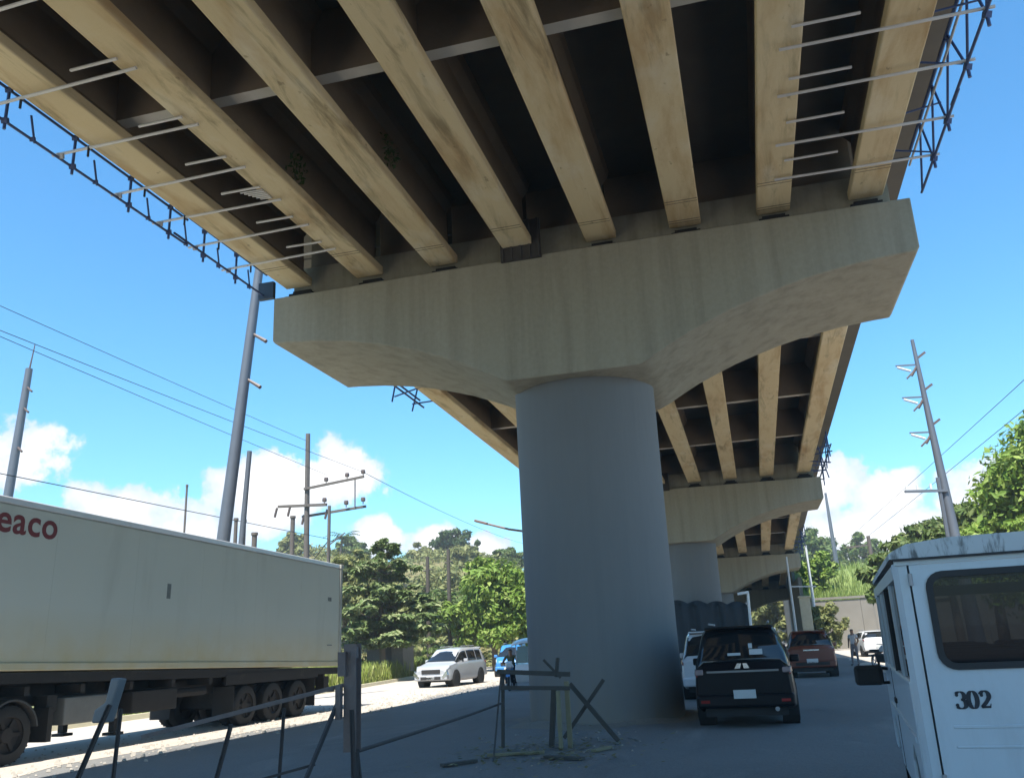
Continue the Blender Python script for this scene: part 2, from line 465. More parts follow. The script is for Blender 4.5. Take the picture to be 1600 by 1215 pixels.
for (x0, y0), (x1, y1) in zip(KERB, KERB[1:]):
    prof = [(-0.17, 0.0), (-0.17, 0.16), (-0.02, 0.16), (0.02, 0.0)]
    vs = [(x0 + p, y0, z) for p, z in prof] + [(x1 + p, y1, z) for p, z in prof]
    b.add(vs, [(0, 1, 5, 4), (1, 2, 6, 5), (2, 3, 7, 6)])
struct(b.build('kerb', MKERB))
b = MB(); rows = []
for i in range(90):
    y = -40 + 2 * i
    k = kerb_x(y) - 0.17
    rows.append([(k, y, 0.10), (k - 2, y, 0.22 + 0.1 * math.sin(y)), (k - 6, y, 0.45 + .15 * math.sin(y * .7)), (k - 14, y, 0.5), (k - 40, y, 0.3)])
b.grid(rows); struct(b.build('verge', MGRASSY, smooth=80))

def hill(name, m, x0, x1, y0, y1, f, n=44):
    b = MB(); r = random.Random(5)
    b.grid([[(x0 + (x1 - x0) * i / n, y0 + (y1 - y0) * j / n, f(x0 + (x1 - x0) * i / n, y0 + (y1 - y0) * j / n) + r.uniform(-.25, .25)) for i in range(n + 1)] for j in range(n + 1)])
    return struct(b.build(name, m, smooth=80))
def sst(t): t = max(0, min(1, t)); return t * t * (3 - 2 * t)
def hl(x, y): return -0.3 + 15.5 * math.exp(-((x + 62) / 30) ** 2) * sst((y - 66) / 55) * (1 - 0.7 * sst((y - 170) / 80)) + 5.5 * math.exp(-((x + 33) / 16) ** 2) * sst((y - 80) / 40) + 1.2 * math.sin(x * .21 + y * .13)* sst((y - 75) / 40)
hill('hill', MHILL, -150, 0, 66, 260, hl)
def hr(x, y): return (4.15 + 4.0 * sst((y - 85) / 18) + 5 * sst((y - 110) / 80)) - 0.2
hill('bank', MBANK, 4.3, 90, 85.35, 230, hr)

# ================================================================== VIADUCT
BX = -3.45            # centre line
# dusty air
hb = MB(); hb.box((0, 250, 14), (3400, 4700, 31)); HZ = struct(hb.build('haze', None), 'stuff'); HZ['label'] = 'thin dusty haze over the road'
hm = bpy.data.materials.new('dust_haze'); hm.use_nodes = True; hn = hm.node_tree
for n_ in list(hn.nodes): hn.nodes.remove(n_)
ho = hn.nodes.new('ShaderNodeOutputMaterial'); hv = hn.nodes.new('ShaderNodeVolumePrincipled')
hv.inputs['Color'].default_value = (.90, .91, .92, 1); hv.inputs['Density'].default_value = 0.0010; hv.inputs['Anisotropy'].default_value = 0.2
hn.links.new(hv.outputs[0], ho.inputs['Volume']); HZ.data.materials.append(hm)
ZB = {-1: 10.71, 0: 10.71, 1: 10.71, 2: 9.92, 3: 8.5, 4: 7.0, 5: 5.5}
YP = {-1: -41.5, 0: -10.5, 1: 20.5, 2: 51.3, 3: 82.5, 4: 113.5, 5: 145}   # pier centres
# --- piers
capz = 10.71
prof_half = [(0, 7.45), (1.52, 7.45), (1.80, 7.58), (2.18, 7.80), (2.6, 8.02), (3.08, 8.23), (3.6, 8.44), (4.1, 8.60), (4.7, 8.78), (5.35, 8.93), (6.3, 9.08), (7.1, 9.15), (7.48, 9.17)]
outline = [(x, z - capz) for x, z in prof_half] + [(7.55, 9.26 - capz), (7.55, 10.40 - capz), (0, 10.46 - capz)]
outline += [(-x, z) for x, z in outline[-2:0:-1]]
b = MB()
b.prism(outline, 'y', -2.1, 2.1)
ME_CAP = b.mesh('pier_cap', MC, smooth=25)
b = MB(); b.prism([(-7.25, -0.27), (7.25, -0.27), (7.25, 0.62), (-7.25, 0.62)], 'y', -1.62, 0.85)
ME_STEM = b.mesh('stem_wall', MC)
b = MB(); b.lathe([(0, 1.72), (0.25, 1.70), (1, 1.70)], (0, 0, 0), 'z', 64); ME_COL = b.mesh('column', MCOL, smooth=40)
b = MB(); b.box((0, 0, 0), (0.66, 0.55, 0.10)); b.box((0, 0, .09), (.5, .42, .09)); b.box((0, 0, -.08), (.8, .7, .08)); ME_BEAR = b.mesh('bearing', MDARK)
b = MB()
b.box((0, 0, 0), (0.98, 0.06, 1.0)); 
for k in range(5): b.box((-0.44 + .22 * k, -0.05, 0), (0.05, 0.05, 1.0))
ME_PANEL = b.mesh('joint_board', mat('dark_board', (0.06, 0.052, 0.045), 0.85, 0.4, 3))
GX = [-10.692 + 1.9601 * i + 0.361 for i in range(8)]
pier_label = {0: 'concrete hammerhead pier standing behind the viewpoint', 1: 'nearest flyover pier, huge round concrete column with curved hammerhead cap', 2: 'second flyover pier, partly hidden behind the big near column',
              3: 'third flyover pier, small cap with grey column beyond the second pier', 4: 'farthest visible flyover pier, tiny in the dust at the end'}
for k in (0, 1, 2, 3, 4):
    t = thing('bridge_pier', pier_label[k], 'bridge pier', (BX + 0.1, YP[k], 0), 0, 'piers of the concrete flyover')
    o = link('column', ME_COL, t); o.location.x = -0.12; o.scale.z = ZB[k] - capz + 7.62
    o = link('pier_cap', ME_CAP, t, bevel=0.03); o.location.z = ZB[k]
    s = link('stem_wall', ME_STEM, o)
    for x in GX:
        for yy in (-1.5, 1.5):
            q = link('bearing', ME_BEAR, o); q.location = (x - BX - 0.1, yy, -0.155)
    q = link('joint_board', ME_PANEL, o); q.location = (-1.02, -2.14, 0.15)
# --- spans
def girder_section(d=1.75):
    h = [(0.36, 0.02), (0.36, 0.20), (0.13, 0.46), (0.11, d - 0.36), (0.26, d - 0.18), (0.32, d)]
    return [(-.34, 0), (.34, 0)] + h + [(-x, z) for x, z in reversed(h)]
GD = 1.75
ME_G = {}; ME_DIA = {}
MWEB = mat('painted_bay_shade', (0.21, 0.16, 0.11), 0.85, 0.3, 1.2, 0, 0.2)
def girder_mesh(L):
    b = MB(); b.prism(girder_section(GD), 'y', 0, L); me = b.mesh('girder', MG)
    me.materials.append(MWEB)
    for p in me.polygons:                     # web and top flange painted darker: shade between the girders put into the colour
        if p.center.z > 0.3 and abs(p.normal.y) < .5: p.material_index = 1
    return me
MWEB = mat('painted_bay_shade', (0.205, 0.155, 0.105), 0.85, 0.3, 1.2, 0, 0.2)
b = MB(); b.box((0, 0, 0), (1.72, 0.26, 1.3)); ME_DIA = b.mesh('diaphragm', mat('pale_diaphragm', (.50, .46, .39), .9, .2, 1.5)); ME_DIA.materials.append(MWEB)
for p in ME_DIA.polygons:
    if abs(p.normal.z) < .5: p.material_index = 1  # upright faces painted dark, underside left pale: bay shade put into the colour
b = MB(); b.box((0, 0, 0), (0.70, 0.022, 0.006)); b.box((0, 0.11, 0), (0.70, 0.018, 0.006)); ME_SEAM = b.mesh('joint_line', mat('joint_dark', (0.08, 0.06, 0.04), 0.9, 0.3))  # thin dark strips mark the construction joints
span_label = {-1: 'bridge deck span behind the viewpoint', 0: 'nearest flyover deck overhead with eight tan girders', 1: 'second flyover deck span seen beyond the near pier', 2: 'third flyover deck span beyond the second pier', 3: 'fourth flyover deck span, small in the distance', 4: 'last flyover deck span fading at the far end'}
SPANS = {}
for k in (-1, 0, 1, 2, 3):
    y0, y1 = YP[k] + 1.8 - 0.9, YP[k + 1] - 1.8
    if k == -1: y0 = YP[k]
    y0 = YP[k] + 1.0; L = y1 - y0
    sl = (ZB[k + 1] - ZB[k]) / (YP[k + 1] - YP[k])
    z0 = ZB[k] + sl * (y0 - YP[k])
    t = thing('bridge_span', span_label[k], 'bridge deck', (BX, y0, z0), 0, 'deck spans of the concrete flyover', rx=math.atan(sl))
    SPANS[k] = t
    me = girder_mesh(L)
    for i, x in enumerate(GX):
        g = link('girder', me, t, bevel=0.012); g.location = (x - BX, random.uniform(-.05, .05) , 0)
        if k == 0:
            q = link('joint_line', ME_SEAM, g); q.location = (0, L - 1.25 + random.uniform(-.25, .25), 0.001)
            if i in (3, 5, 6): q = link('joint_line', ME_SEAM, g); q.location = (0, L - 0.35, 0.001)
    for i in range(7):
        for f in (0.03, 0.2575, 0.505, 0.752, 0.985):
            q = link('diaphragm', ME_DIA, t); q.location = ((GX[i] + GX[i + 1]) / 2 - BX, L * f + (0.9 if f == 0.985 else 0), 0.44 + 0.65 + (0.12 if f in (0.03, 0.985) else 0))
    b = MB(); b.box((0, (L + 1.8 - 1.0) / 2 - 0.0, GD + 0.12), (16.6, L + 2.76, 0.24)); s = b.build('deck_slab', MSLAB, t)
    for sx in (-1, 1):
        b = MB(); b.prism([(sx * 8.28, GD + .2), (sx * 8.28, GD + .42), (sx * 8.02, GD + .42), (sx * 8.02, GD + .2)], 'y', -0.98, L + 1.78); b.build('edge_beam', MDIA, t)

# --- scaffolding hung from the deck edges
def clamp(b, p, r=0.05): b.box(p, (r * 2, r * 2, r * 2), rz=0.4, rx=0.5)
def scaffold_left():
    X = -11.22; zl, zu = 10.52, 11.12
    t = thing('edge_scaffold', 'pipe scaffold hung along the left edge of the overhead deck', 'scaffold', (X, 8, zl))
    off = (X, 8, zl); M = MPIPED
    for z, nm in ((zl, 'ledger_pipe'), (zu, 'ledger_pipe')):
        y = -9.0
        while y < 18.2:
            e = min(y + 6.2, 18.5); b = MB(off)
            jx = rg.uniform(-.05, .05); b.tube((X + jx, y - .3, z + rg.uniform(-.03, .03)), (X + rg.uniform(-.05, .05), e, z + rg.uniform(-.03, .03)), 0.026); b.build('ledger_pipe', M, t, smooth=40)
            y += 6
    ys = [-7.9, -6.3, -4.7, -3.1, -1.5, 0.1, 1.7, 3.3, 4.9, 6.5, 8.2, 9.9, 11.45, 13.0, 14.28, 15.53, 16.85]
    for i, y in enumerate(ys):
        b = MB(off); b.tube((X - .18, y, 10.61), (-8.40, y + rg.uniform(-.06, .06), 10.645), 0.028); clamp(b, (X, y, 10.57)); b.build('transom_pipe', MPIPEL, t, smooth=40)
        b = MB(off); b.tube((X, y + .3, zl - .16), (X + .01, y + .3, zu + .2), 0.027); clamp(b, (X, y + .3, zl)); clamp(b, (X, y + .3, zu)); b.build('upright_pipe', M, t, smooth=40)
        b = MB(off); b.tube((X, y + .95, zl - .05), (X + .03, y + .78, zl + .4), 0.02); clamp(b, (X, y + .9, zl), 0.04); b.build('stub_pipe', M, t, smooth=40)
        b = MB(off); b.box((-10.62, y, 10.54), (0.03, 0.03, 0.22)); b.build('hanger', MDARK, t)
    for y in (11.24, 12.58, 13.77, 15.1, 16.39, 9.6, 8.0):
        b = MB(off); b.tube((-9.45, y + .05, 10.70), (-8.55, y, 10.66), 0.026); b.build('short_pipe', MPIPEL, t, smooth=40)
    for k in range(6):
        b = MB(off); b.tube((-9.1 + .05 * k, 13.95 + .07 * k, 10.72), (-8.58, 13.93 + .07 * k, 10.69), 0.018); b.build('short_pipe', MPIPEL, t, smooth=40)
    b = MB(off); b.box((-11.13, 18.45, 10.65), (0.42, 0.12, 0.45)); b.build('end_plate', mat('blue_black_plate', (0.03, 0.045, 0.07), .6), t)
def scaffold_right():
    X = 4.46; zl, zu = 10.52, 11.55
    t = thing('edge_scaffold', 'zigzag pipe scaffold hung along the right edge of the overhead deck', 'scaffold', (X, 8, zl))
    off = (X, 8, zl); M = MPIPED
    for x, z, r in ((X, zl, .028), (4.42, zu, .035), (4.34, 11.2, .025)):
        y = -9.0
        while y < 18.2:
            e = min(y + 6.2, 18.5); b = MB(off)
            b.tube((x + rg.uniform(-.03, .03), y - .3, z), (x + rg.uniform(-.03, .03), e, z + rg.uniform(-.03, .03)), r); b.build('ledger_pipe', M if r != .025 else MPIPEL, t, smooth=40)
            y += 6
    ys = [-7.9, -6.3, -4.7, -3.1, -1.5, 0.1, 1.7, 3.3, 4.9, 6.5, 8.2, 9.9, 11.5, 12.75, 14.07, 15.72, 17.08]
    for i, y in enumerate(ys):
        b = MB(off); b.tube((1.42, y, 10.645), (X + .12, y + rg.uniform(-.06, .06), 10.61), 0.028); b.build('transom_pipe', MPIPEL, t, smooth=40)
        b = MB(off); b.tube((X, y, zl - .2), (X, y, zl + .14), 0.03); clamp(b, (X, y, zl)); b.build('upright_pipe', M, t, smooth=40)
        y2 = ys[i + 1] if i + 1 < len(ys) else 18.4
        b = MB(off); b.tube((X, y, zl), (4.43, (y + y2) / 2 - .3, zu), 0.024); b.build('brace_pipe', M, t, smooth=40)
        b = MB(off); b.tube((4.43, (y + y2) / 2 - .3, zu), (X, y2, zl), 0.024); b.build('brace_pipe', M, t, smooth=40)
        b = MB(off); b.tube((3.85, y + .55, 11.15), (X + .1, y + .5, 11.0 + rg.uniform(-.2, .3)), 0.018); b.build('stub_pipe', M, t, smooth=40)
    for y in (9.4, 10.8, 12.25, 13.63, 14.99, 16.38, 8.0):
        b = MB(off); b.tube((1.6, y, 10.66), (2.62, y + .05, 10.69), 0.026); b.build('short_pipe', MPIPEL, t, smooth=40)
scaffold_left(); scaffold_right()
def scaffold_far(k, sx, label, seed, y_from, y_to):
    r = random.Random(seed); z0 = lambda y: ZB[k] + (ZB[k + 1] - ZB[k]) * (y - YP[k]) / (YP[k + 1] - YP[k])
    X = BX + sx * 7.75
    t = thing('edge_scaffold', label, 'scaffold', (X, y_from, z0(y_from)), 0, 'scaffold along the far deck edges')
    off = (X, y_from, z0(y_from))
    for dz, dx in ((0.0, .05), (0.75, 0.0), (.3, .2)):
        b = MB(off); b.tube((X + sx * dx, y_from, z0(y_from) + dz), (X + sx * dx, y_to, z0(y_to) + dz), 0.035); b.build('ledger_pipe', MPIPED, t, smooth=40)
    y = y_from
    while y < y_to:
        b = MB(off); b.tube((X + sx * r.uniform(0, .35), y, z0(y) + r.uniform(-.55, -.1)), (X + sx * r.uniform(-.1, .3), y + r.uniform(-.4, .4), z0(y) + r.uniform(.6, 1.2)), 0.032); b.build('upright_pipe', MPIPED, t, smooth=40)
        b = MB(off); b.tube((X - sx * .9, y + .2, z0(y) + .05), (X + sx * r.uniform(.1, .4), y + r.uniform(-.2, .5), z0(y) + r.uniform(-.2, .3)), 0.03); b.build('transom_pipe', MPIPED, t, smooth=40)
        y += r.uniform(0.7, 1.3) if sx > 0 else r.uniform(1.2, 2.2)
scaffold_far(1, 1, 'tangled pipe scaffold just behind the right tip of the near cap', 2, 21.9, 25.5)
scaffold_far(1, 1, 'tangled pipe scaffold at the right tip of the second pier', 3, 44.5, 52.5)
scaffold_far(1, -1, 'pipe stubs showing behind the left tip of the near cap', 4, 23.5, 30)
scaffold_far(2, 1, 'tangled pipe scaffold at the right tip of the third pier', 5, 74, 84)

# ================================================================== VEHICLES
def wheel_parts(parent, x, y, r, w, side, dual=False, rim=MSTEEL, name='wheel', hub=0.58):
    """a wheel at (x,y,r); side = -1/+1 outward direction; tyre and rim below it"""
    b = MB(); h = w / 2
    b.lathe([(-h, r * .62), (-h, r * .88), (-h * .8, r * .97), (-h * .45, r), (h * .45, r), (h * .8, r * .97), (h, r * .88), (h, r * .62)], (0, 0, 0), 'x', 28)
    for i in range(28):
        t = 2 * math.pi * i / 28
        b.box((0, math.cos(t) * r * .992, math.sin(t) * r * .992), (w * .8, r * .06, r * .02), rx=t + math.pi / 2)
    o = b.build(name, MBLK, parent, smooth=35); o.location = (x, y, r)
    b = MB(); s = side
    b.lathe([(s * h * .75, r * .64), (s * h * .35, r * .58), (s * h * .25, r * .30), (s * h * .7, r * .24), (s * h * .75, 0.001)], (0, 0, 0), 'x', 24)
    for i in range(6):
        t = 2 * math.pi * i / 6
        b.box((s * h * .45, math.cos(t) * r * .42, math.sin(t) * r * .42), (h * .3, r * .13, r * .36), rx=t - math.pi / 2)
    b.build('rim', rim, o, smooth=35)
    return o

class Body:
    """car body lofted through stations (y, z_low, z_belt, z_top, w_low, w_belt, w_top); +y is the front"""
    def __init__(s, st): s.st = sorted(st)
    def at(s, y):
        st = s.st
        if y <= st[0][0]: return st[0]
        for a, b in zip(st, st[1:]):
            if a[0] <= y <= b[0]:
                f = (y - a[0]) / (b[0] - a[0]); return tuple(p + (q - p) * f for p, q in zip(a, b))
        return st[-1]
    KT = [0, .08, .22, .40, .50, .80, .90, 1.0]
    def pt(s, y, t):
        _, zl, zb, zt, wl, wb, wt = s.at(y); sg = -1 if t < 0 else 1; a = 1 - abs(t)   # t=+-1 sill, 0 roof centre
        ring = [(wl * .90, zl), (wl * .985, zl + (zb - zl) * .10), (max(wl, wb) * 1.0, zl + (zb - zl) * .42), (wb * 1.0, zb - (zb - zl) * .12), (wb * .985, zb),
                (wt * 1.0, zb + (zt - zb) * .82), (wt * .90, zb + (zt - zb) * .955), (0.0, zt)]
        for i in range(7):
            if a <= s.KT[i + 1] + 1e-9:
                f = (a - s.KT[i]) / (s.KT[i + 1] - s.KT[i]); p, q = ring[i], ring[i + 1]
                return Vector((sg * (p[0] + (q[0] - p[0]) * f), y, p[1] + (q[1] - p[1]) * f))
        return Vector((0, y, zt))
    def nrm(s, y, t):
        e = .01; a = s.pt(y + e, t) - s.pt(y - e, t); b = s.pt(y, min(t + e, 1)) - s.pt(y, max(t - e, -1))
        n = b.cross(a)
        if n.length < 1e-9: return Vector((0, 0, 1))
        n.normalize(); c = s.pt(y, t) - Vector((0, y, .6))
        return n if n.dot(c) > 0 else -n
    def build(s, m, parent, ny=4):
        b = MB(); ys = []
        for a, c in zip(s.st, s.st[1:]):
            n = max(1, int((c[0] - a[0]) / .16)); ys += [a[0] + (c[0] - a[0]) * i / n for i in range(n)]
        ys.append(s.st[-1][0])
        ts = [-1 + k for k in s.KT] + [1 - k for k in reversed(s.KT[:-1])]
        rows = [[s.pt(y, t) for t in ts] for y in ys]
        b.grid(rows)
        n = len(ts)
        for r in (rows[0], rows[-1]): b.add(r, [tuple(range(n))])
        b.add([r[0] for r in rows] + [r[-1] for r in rows], [(i, i + 1, len(rows) + i + 1, len(rows) + i) for i in range(len(rows) - 1)])
        return b.build('body', m, parent, smooth=28)
    def panel(s, name, m, parent, ya, yb, t0, t1, off=.008, nu=8, nv=6):
        """ya/yb: functions of v in 0..1 (or numbers): the panel's two ends at parameter t0..t1"""
        fa = ya if callable(ya) else (lambda v: ya); fb = yb if callable(yb) else (lambda v: yb)
        rows = []
        for j in range(nv + 1):
            v = j / nv; t = t0 + (t1 - t0) * v; row = []
            for i in range(nu + 1):
                y = fa(v) + (fb(v) - fa(v)) * i / nu
                row.append(s.pt(y, t) + s.nrm(y, t) * off)
            rows.append(row)
        b = MB(); b.grid(rows); return b.build(name, m, parent, smooth=40, solid=.006)

def suv(root, paint, L=4.8, W=1.85, H=1.82, sloped=0.30, hood=1.05, wr=.38, rim=MSTEEL, plate=True):
    w = W / 2; f = L / 2
    st = [(-f, .42, .95, 1.02, w * .90, w * .88, w * .78), (-f + .06, .36, 1.02, 1.10, w * .95, w * .93, w * .80), (-f + sloped, .30, 1.06, H - .06, w * .985, w * .96, w * .74), (-f + sloped + .18, .28, 1.06, H, w, w * .965, w * .76),
          (-.5, .26, 1.05, H + .015, w, w * .97, w * .77), (.35, .26, 1.04, H - .04, w, w * .97, w * .75), (.55, .26, 1.03, H - .12, w, w * .96, w * .74), (1.28, .27, 1.02, hood + .06, w, w * .94, w * .82),
          (f - .25, .30, .92, hood - .08, w * .97, w * .90, w * .75), (f - .06, .34, .80, .88, w * .90, w * .84, w * .7), (f, .40, .70, .76, w * .84, w * .8, w * .66)]
    B = Body(st); B.build(paint, root)
    # glass
    B.panel('rear_window', MGL, root, lambda v: -f + .085, lambda v: -f + sloped - .015, -.47, .47, .012)
    B.panel('windshield', MGL, root, .60, 1.24, -.42, .42, .010)
    for sg in (-1, 1):
        for a, c in ((-f + sloped + .28, -1.05), (-.98, -.06), (.02, .62)):
            B.panel('side_window', MGL, root, a, c, sg * .475, sg * .21, .008)
        for yy in (1.42, -1.38):
            b = MB(); b.tube((sg * (w - .30), yy, wr + .01), (sg * (w + .006), yy, wr + .01), wr * 1.17, n=28); b.build('wheel_arch', MBLK, root, smooth=35)
            wheel_parts(root, sg * (w - .10), yy, wr, .245, sg, rim=rim)
        b = MB(); b.box((sg * (w + .10), .58, 1.12), (.2, .1, .15)); b.build('mirror', paint, root, bevel=.03)
        B.panel('tail_light', MRED, root, -f + .02, -f + .26, sg * .60, sg * .50, .014)
        B.panel('headlight', MLAMP, root, f - .34, f - .06, sg * .60, sg * .44, .012)
        b = MB(); b.tube((sg * w * .62, -f + .9, H + .055), (sg * w * .60, .1, H + .05), .02); b.build('roof_rail', MSTEEL, root, smooth=40)
    b = MB(); b.prism([(-w * .94, .36), (w * .94, .36), (w * .96, .60), (-w * .96, .60)], 'y', -f - .07, -f + .35); b.build('rear_bumper', paint, root, bevel=.05)
    b = MB(); b.prism([(-w * .92, .32), (w * .92, .32), (w * .92, .56), (-w * .92, .56)], 'y', f - .35, f + .05); b.build('front_bumper', paint, root, bevel=.05)
    b = MB(); b.box((0, f + .012, .70), (W * .52, .05, .18)); b.build('grille', MBLK, root, bevel=.02)
    b = MB(); b.prism([(-w * .70, H - .055), (w * .70, H - .055), (w * .66, H - .01), (-w * .66, H - .01)], 'y', -f + sloped - .13, -f + sloped + .1); b.build('spoiler', paint, root, bevel=.015)
    b = MB(); b.box((0, -f + .25, .30), (W * .80, .4, .18)); b.box((0, 0, .30), (W * .7, L * .8, .14)); b.build('underbody_and_shadow', MBLK, root)  # dark boxes also stand in for the shadow between the wheels
    if plate:
        for yy, z in ((-f - .085, .60) , (f + .06, .44)):
            b = MB(); b.box((0, yy, z), (.40, .02, .15)); b.build('number_plate', MPLATE, root)
    return B

# --- black SUV in the queue
t = thing('sport_utility_vehicle', 'black SUV with dark rear glass stopped just right of the big column', 'car', (-0.36, 19.95, 0), R(-0.5))
suv(t, MBLKP, rim=MDARK)
b = MB(); b.box((0, -2.445, 1.00), (1.30, .03, .035)); b.build('chrome_strip', mat('dull_chrome', (0.22, 0.22, 0.23), .35, .1, 5, .8), t)
b = MB()
for sx in (-1, 1): b.prism([(sx * .085 - .05, 1.05), (sx * .085 + .05, 1.05), (sx * .05 + .045, 1.14), (sx * .05 - .03, 1.14)], 'y', -2.47, -2.43)
b.build('emblem', MCHROME, t)
b = MB(); b.box((-.12, -2.30, 1.30), (.24, .01, .05), rx=-.5); b.build('sticker', MPLATE, t)
b = MB(); b.box((.28, -2.285, 1.33), (.24, .01, .11), rx=-.5); b.build('sticker', MPLATE, t)
b = MB(); b.box((.19, -2.245, 1.44), (.07, .01, .10), rx=-.5); b.build('sticker', MPLATE, t)
for sx in (-1, 1):
    b = MB(); b.box((sx * .79, -2.43, 1.00), (.15, .06, .10)); b.build('tail_lens', mat('tail_lens_clear', (0.24, 0.18, 0.18), .2, .2, 9, 0, 0, .6), t, bevel=.02)
    b = MB(); b.box((sx * .72, -2.48, .48), (.16, .03, .05)); b.build('reflector', MRED, t)
b = MB(); b.tube((.55, -2.52, .33), (.55, -2.1, .33), .04); b.build('exhaust_pipe', MSTEEL, t, smooth=40)
# --- white SUV half hidden
t = thing('sport_utility_vehicle', 'white SUV mostly hidden between the column and the black SUV', 'car', (-1.28, 27.6, 0), R(0.5))
suv(t, MWHP, L=4.75, W=1.84, H=1.80)
# --- copper red car
t = thing('crossover_car', 'copper red crossover waiting ahead of the black SUV', 'car', (1.83, 37.7, 0), R(-1))
suv(t, MREDP, L=4.4, W=1.76, H=1.68, sloped=.36, rim=MDARK, wr=.34)
b = MB(); b.box((0, -2.275, .50), (1.2, .04, .12)); b.build('lower_bumper', MBLK, t)
b = MB(); b.box((0, -2.24, .98), (.55, .03, .05)); b.build('chrome_strip', MCHROME, t)
b = MB(); b.tube((.3, -1.3, 1.70), (.3, -1.5, 1.86), .012); b.build('antenna', MBLK, t)
# --- white people carrier, oncoming
t = thing('people_carrier', 'white people carrier driving towards us on the sunlit road', 'car', (-14.2, 41.0, 0), R(180 - 6))
MSILV = m_paint('pearl_white_paint', (0.36, 0.37, 0.39), (0.25, 0.24, 0.22), 0.2)
B = suv(t, MSILV, L=4.5, W=1.78, H=1.70, sloped=.30, hood=1.02, wr=.34)
b = MB(); b.box((0, 2.305, .42), (1.0, .03, .13)); b.build('lower_intake', MBLK, t, bevel=.02)
for sx in (-1, 1):
    b = MB(); b.prism([(sx * .86, .55), (sx * .62, .40), (sx * .56, .46), (sx * .80, .74)], 'y', 2.18, 2.31); b.build('fog_lamp_bezel', MCHROME, t)
# --- far white car at the sunlit right roadside
t = thing('saloon_car', 'small white car far off on the sunlit roadside behind the person', 'car', (6.6, 60.5, 0), R(6))
suv(t, MWHP, L=4.3, W=1.70, H=1.5, sloped=.5, wr=.31)
# --- blue multicab
t = thing('mini_truck', 'small blue vehicle following the white people carrier', 'car', (-14.0, 51.2, 0), R(180 + 6))
suv(t, MBLUEP, L=3.6, W=1.55, H=1.75, sloped=.15, hood=.98, wr=.30)

# --- passenger van 302 -------------------------------------------------
VAN = thing('passenger_van', 'pale blue-white passenger van numbered 302, its rear filling the lower right corner', 'van', (1.96, 8.55, 0), R(-4.9))
MV, MVR = m_van(), m_vanroof()
MSEAL = mat('rubber_seal', (0.02, 0.021, 0.024), .6, .2)
def rrect(x0, x1, z0, z1, r, n=5):
    pts = []
    for cx, cz, a in ((x1 - r, z1 - r, 0), (x0 + r, z1 - r, 90), (x0 + r, z0 + r, 180), (x1 - r, z0 + r, 270)):
        for k in range(n + 1):
            t = R(a + 90 * k / n); pts.append((cx + r * math.cos(t), cz + r * math.sin(t)))
    return pts
def hole_panel(outer, inner, plane, pos, thick):
    """flat panel with a rounded hole: outer (x0,x1,z0,z1); plane 'y' or 'x'"""
    x0, x1, z0, z1 = outer; cx = sum(p[0] for p in inner) / len(inner); cz = sum(p[1] for p in inner) / len(inner)
    n = 6; out = []
    k = len(inner) // 4
    corners = [(x1, z1), (x0, z1), (x0, z0), (x1, z0)]
    for q in range(4):
        for i in range(k):
            out.append(corners[q])
    # spread the outer points: push first/last of every corner run along the edges to the inner coordinates
    for q in range(4):
        a, e = q * k, q * k + k - 1
        ia, ie = inner[a], inner[e]
        if q in (0, 2): out[a] = (corners[q][0], ia[1]); out[e] = (ie[0], corners[q][1])
        else: out[a] = (ia[0], corners[q][1]); out[e] = (corners[q][0], ie[1])
    b = MB(); m = len(inner)
    P = (lambda p, d: (p[0], pos + d, p[1])) if plane == 'y' else (lambda p, d: (pos + d, p[0], p[1]))
    for d0 in (0, thick):
        b.add([P(p, d0) for p in out] + [P(p, d0) for p in inner], [(i, (i + 1) % m, m + (i + 1) % m, m + i) for i in range(m)])
    b.add([P(p, 0) for p in inner] + [P(p, thick) for p in inner], [(i, (i + 1) % m, m + (i + 1) % m, m + i) for i in range(m)])
    b.add([P(p, 0) for p in out] + [P(p, thick) for p in out], [(i, (i + 1) % m, m + (i + 1) % m, m + i) for i in range(m)])
    return b
def ring(outer, inner, plane, pos, thick):
    b = MB(); m = len(inner)
    P = (lambda p, d: (p[0], pos + d, p[1])) if plane == 'y' else (lambda p, d: (pos + d, p[0], p[1]))
    for d in (0, thick): b.add([P(p, d) for p in outer] + [P(p, d) for p in inner], [(i, (i + 1) % m, m + (i + 1) % m, m + i) for i in range(m)])
    for L_ in (outer, inner): b.add([P(p, 0) for p in L_] + [P(p, thick) for p in L_], [(i, (i + 1) % m, m + (i + 1) % m, m + i) for i in range(m)])
    return b
PANE = m_pane('van_glass', 0.07)
VW, VL = 0.85, 2.12
# rear face at y=-VL ; door between x=-.68 and .68
win = rrect(-.645, .645, 1.39, 1.97, .09)
dr = hole_panel((-.752, .752, .52, 2.045), win, 'y', -VL - .012, .04).build('rear_door', MV, VAN, bevel=.012)
ring(rrect(-.67, .67, 1.365, 1.995, .11), rrect(-.628, .628, 1.407, 1.953, .075), 'y', -VL - .026, .05).build('window_seal', MSEAL, dr)
b = MB(); pts = rrect(-.632, .632, 1.403, 1.957, .075); b.add([(x, -VL - .004, z) for x, z in pts], [tuple(range(len(pts)))]); b.build('window_glass', PANE, dr)
b = MB(); b.box((0, -VL - .013, 1.02), (1.3, .008, .02)); b.build('door_crease', MV, dr, bevel=.004)
b = MB(); b.box((0, -VL - .013, .90), (1.3, .008, .015)); b.build('door_crease', MV, dr, bevel=.004)
for z in (0.70, 1.95):
    b = MB(); b.tube((-.755, -VL - .02, z - .04), (-.755, -VL - .02, z + .04), .014); b.build('hinge', MSTEEL, dr, smooth=40)
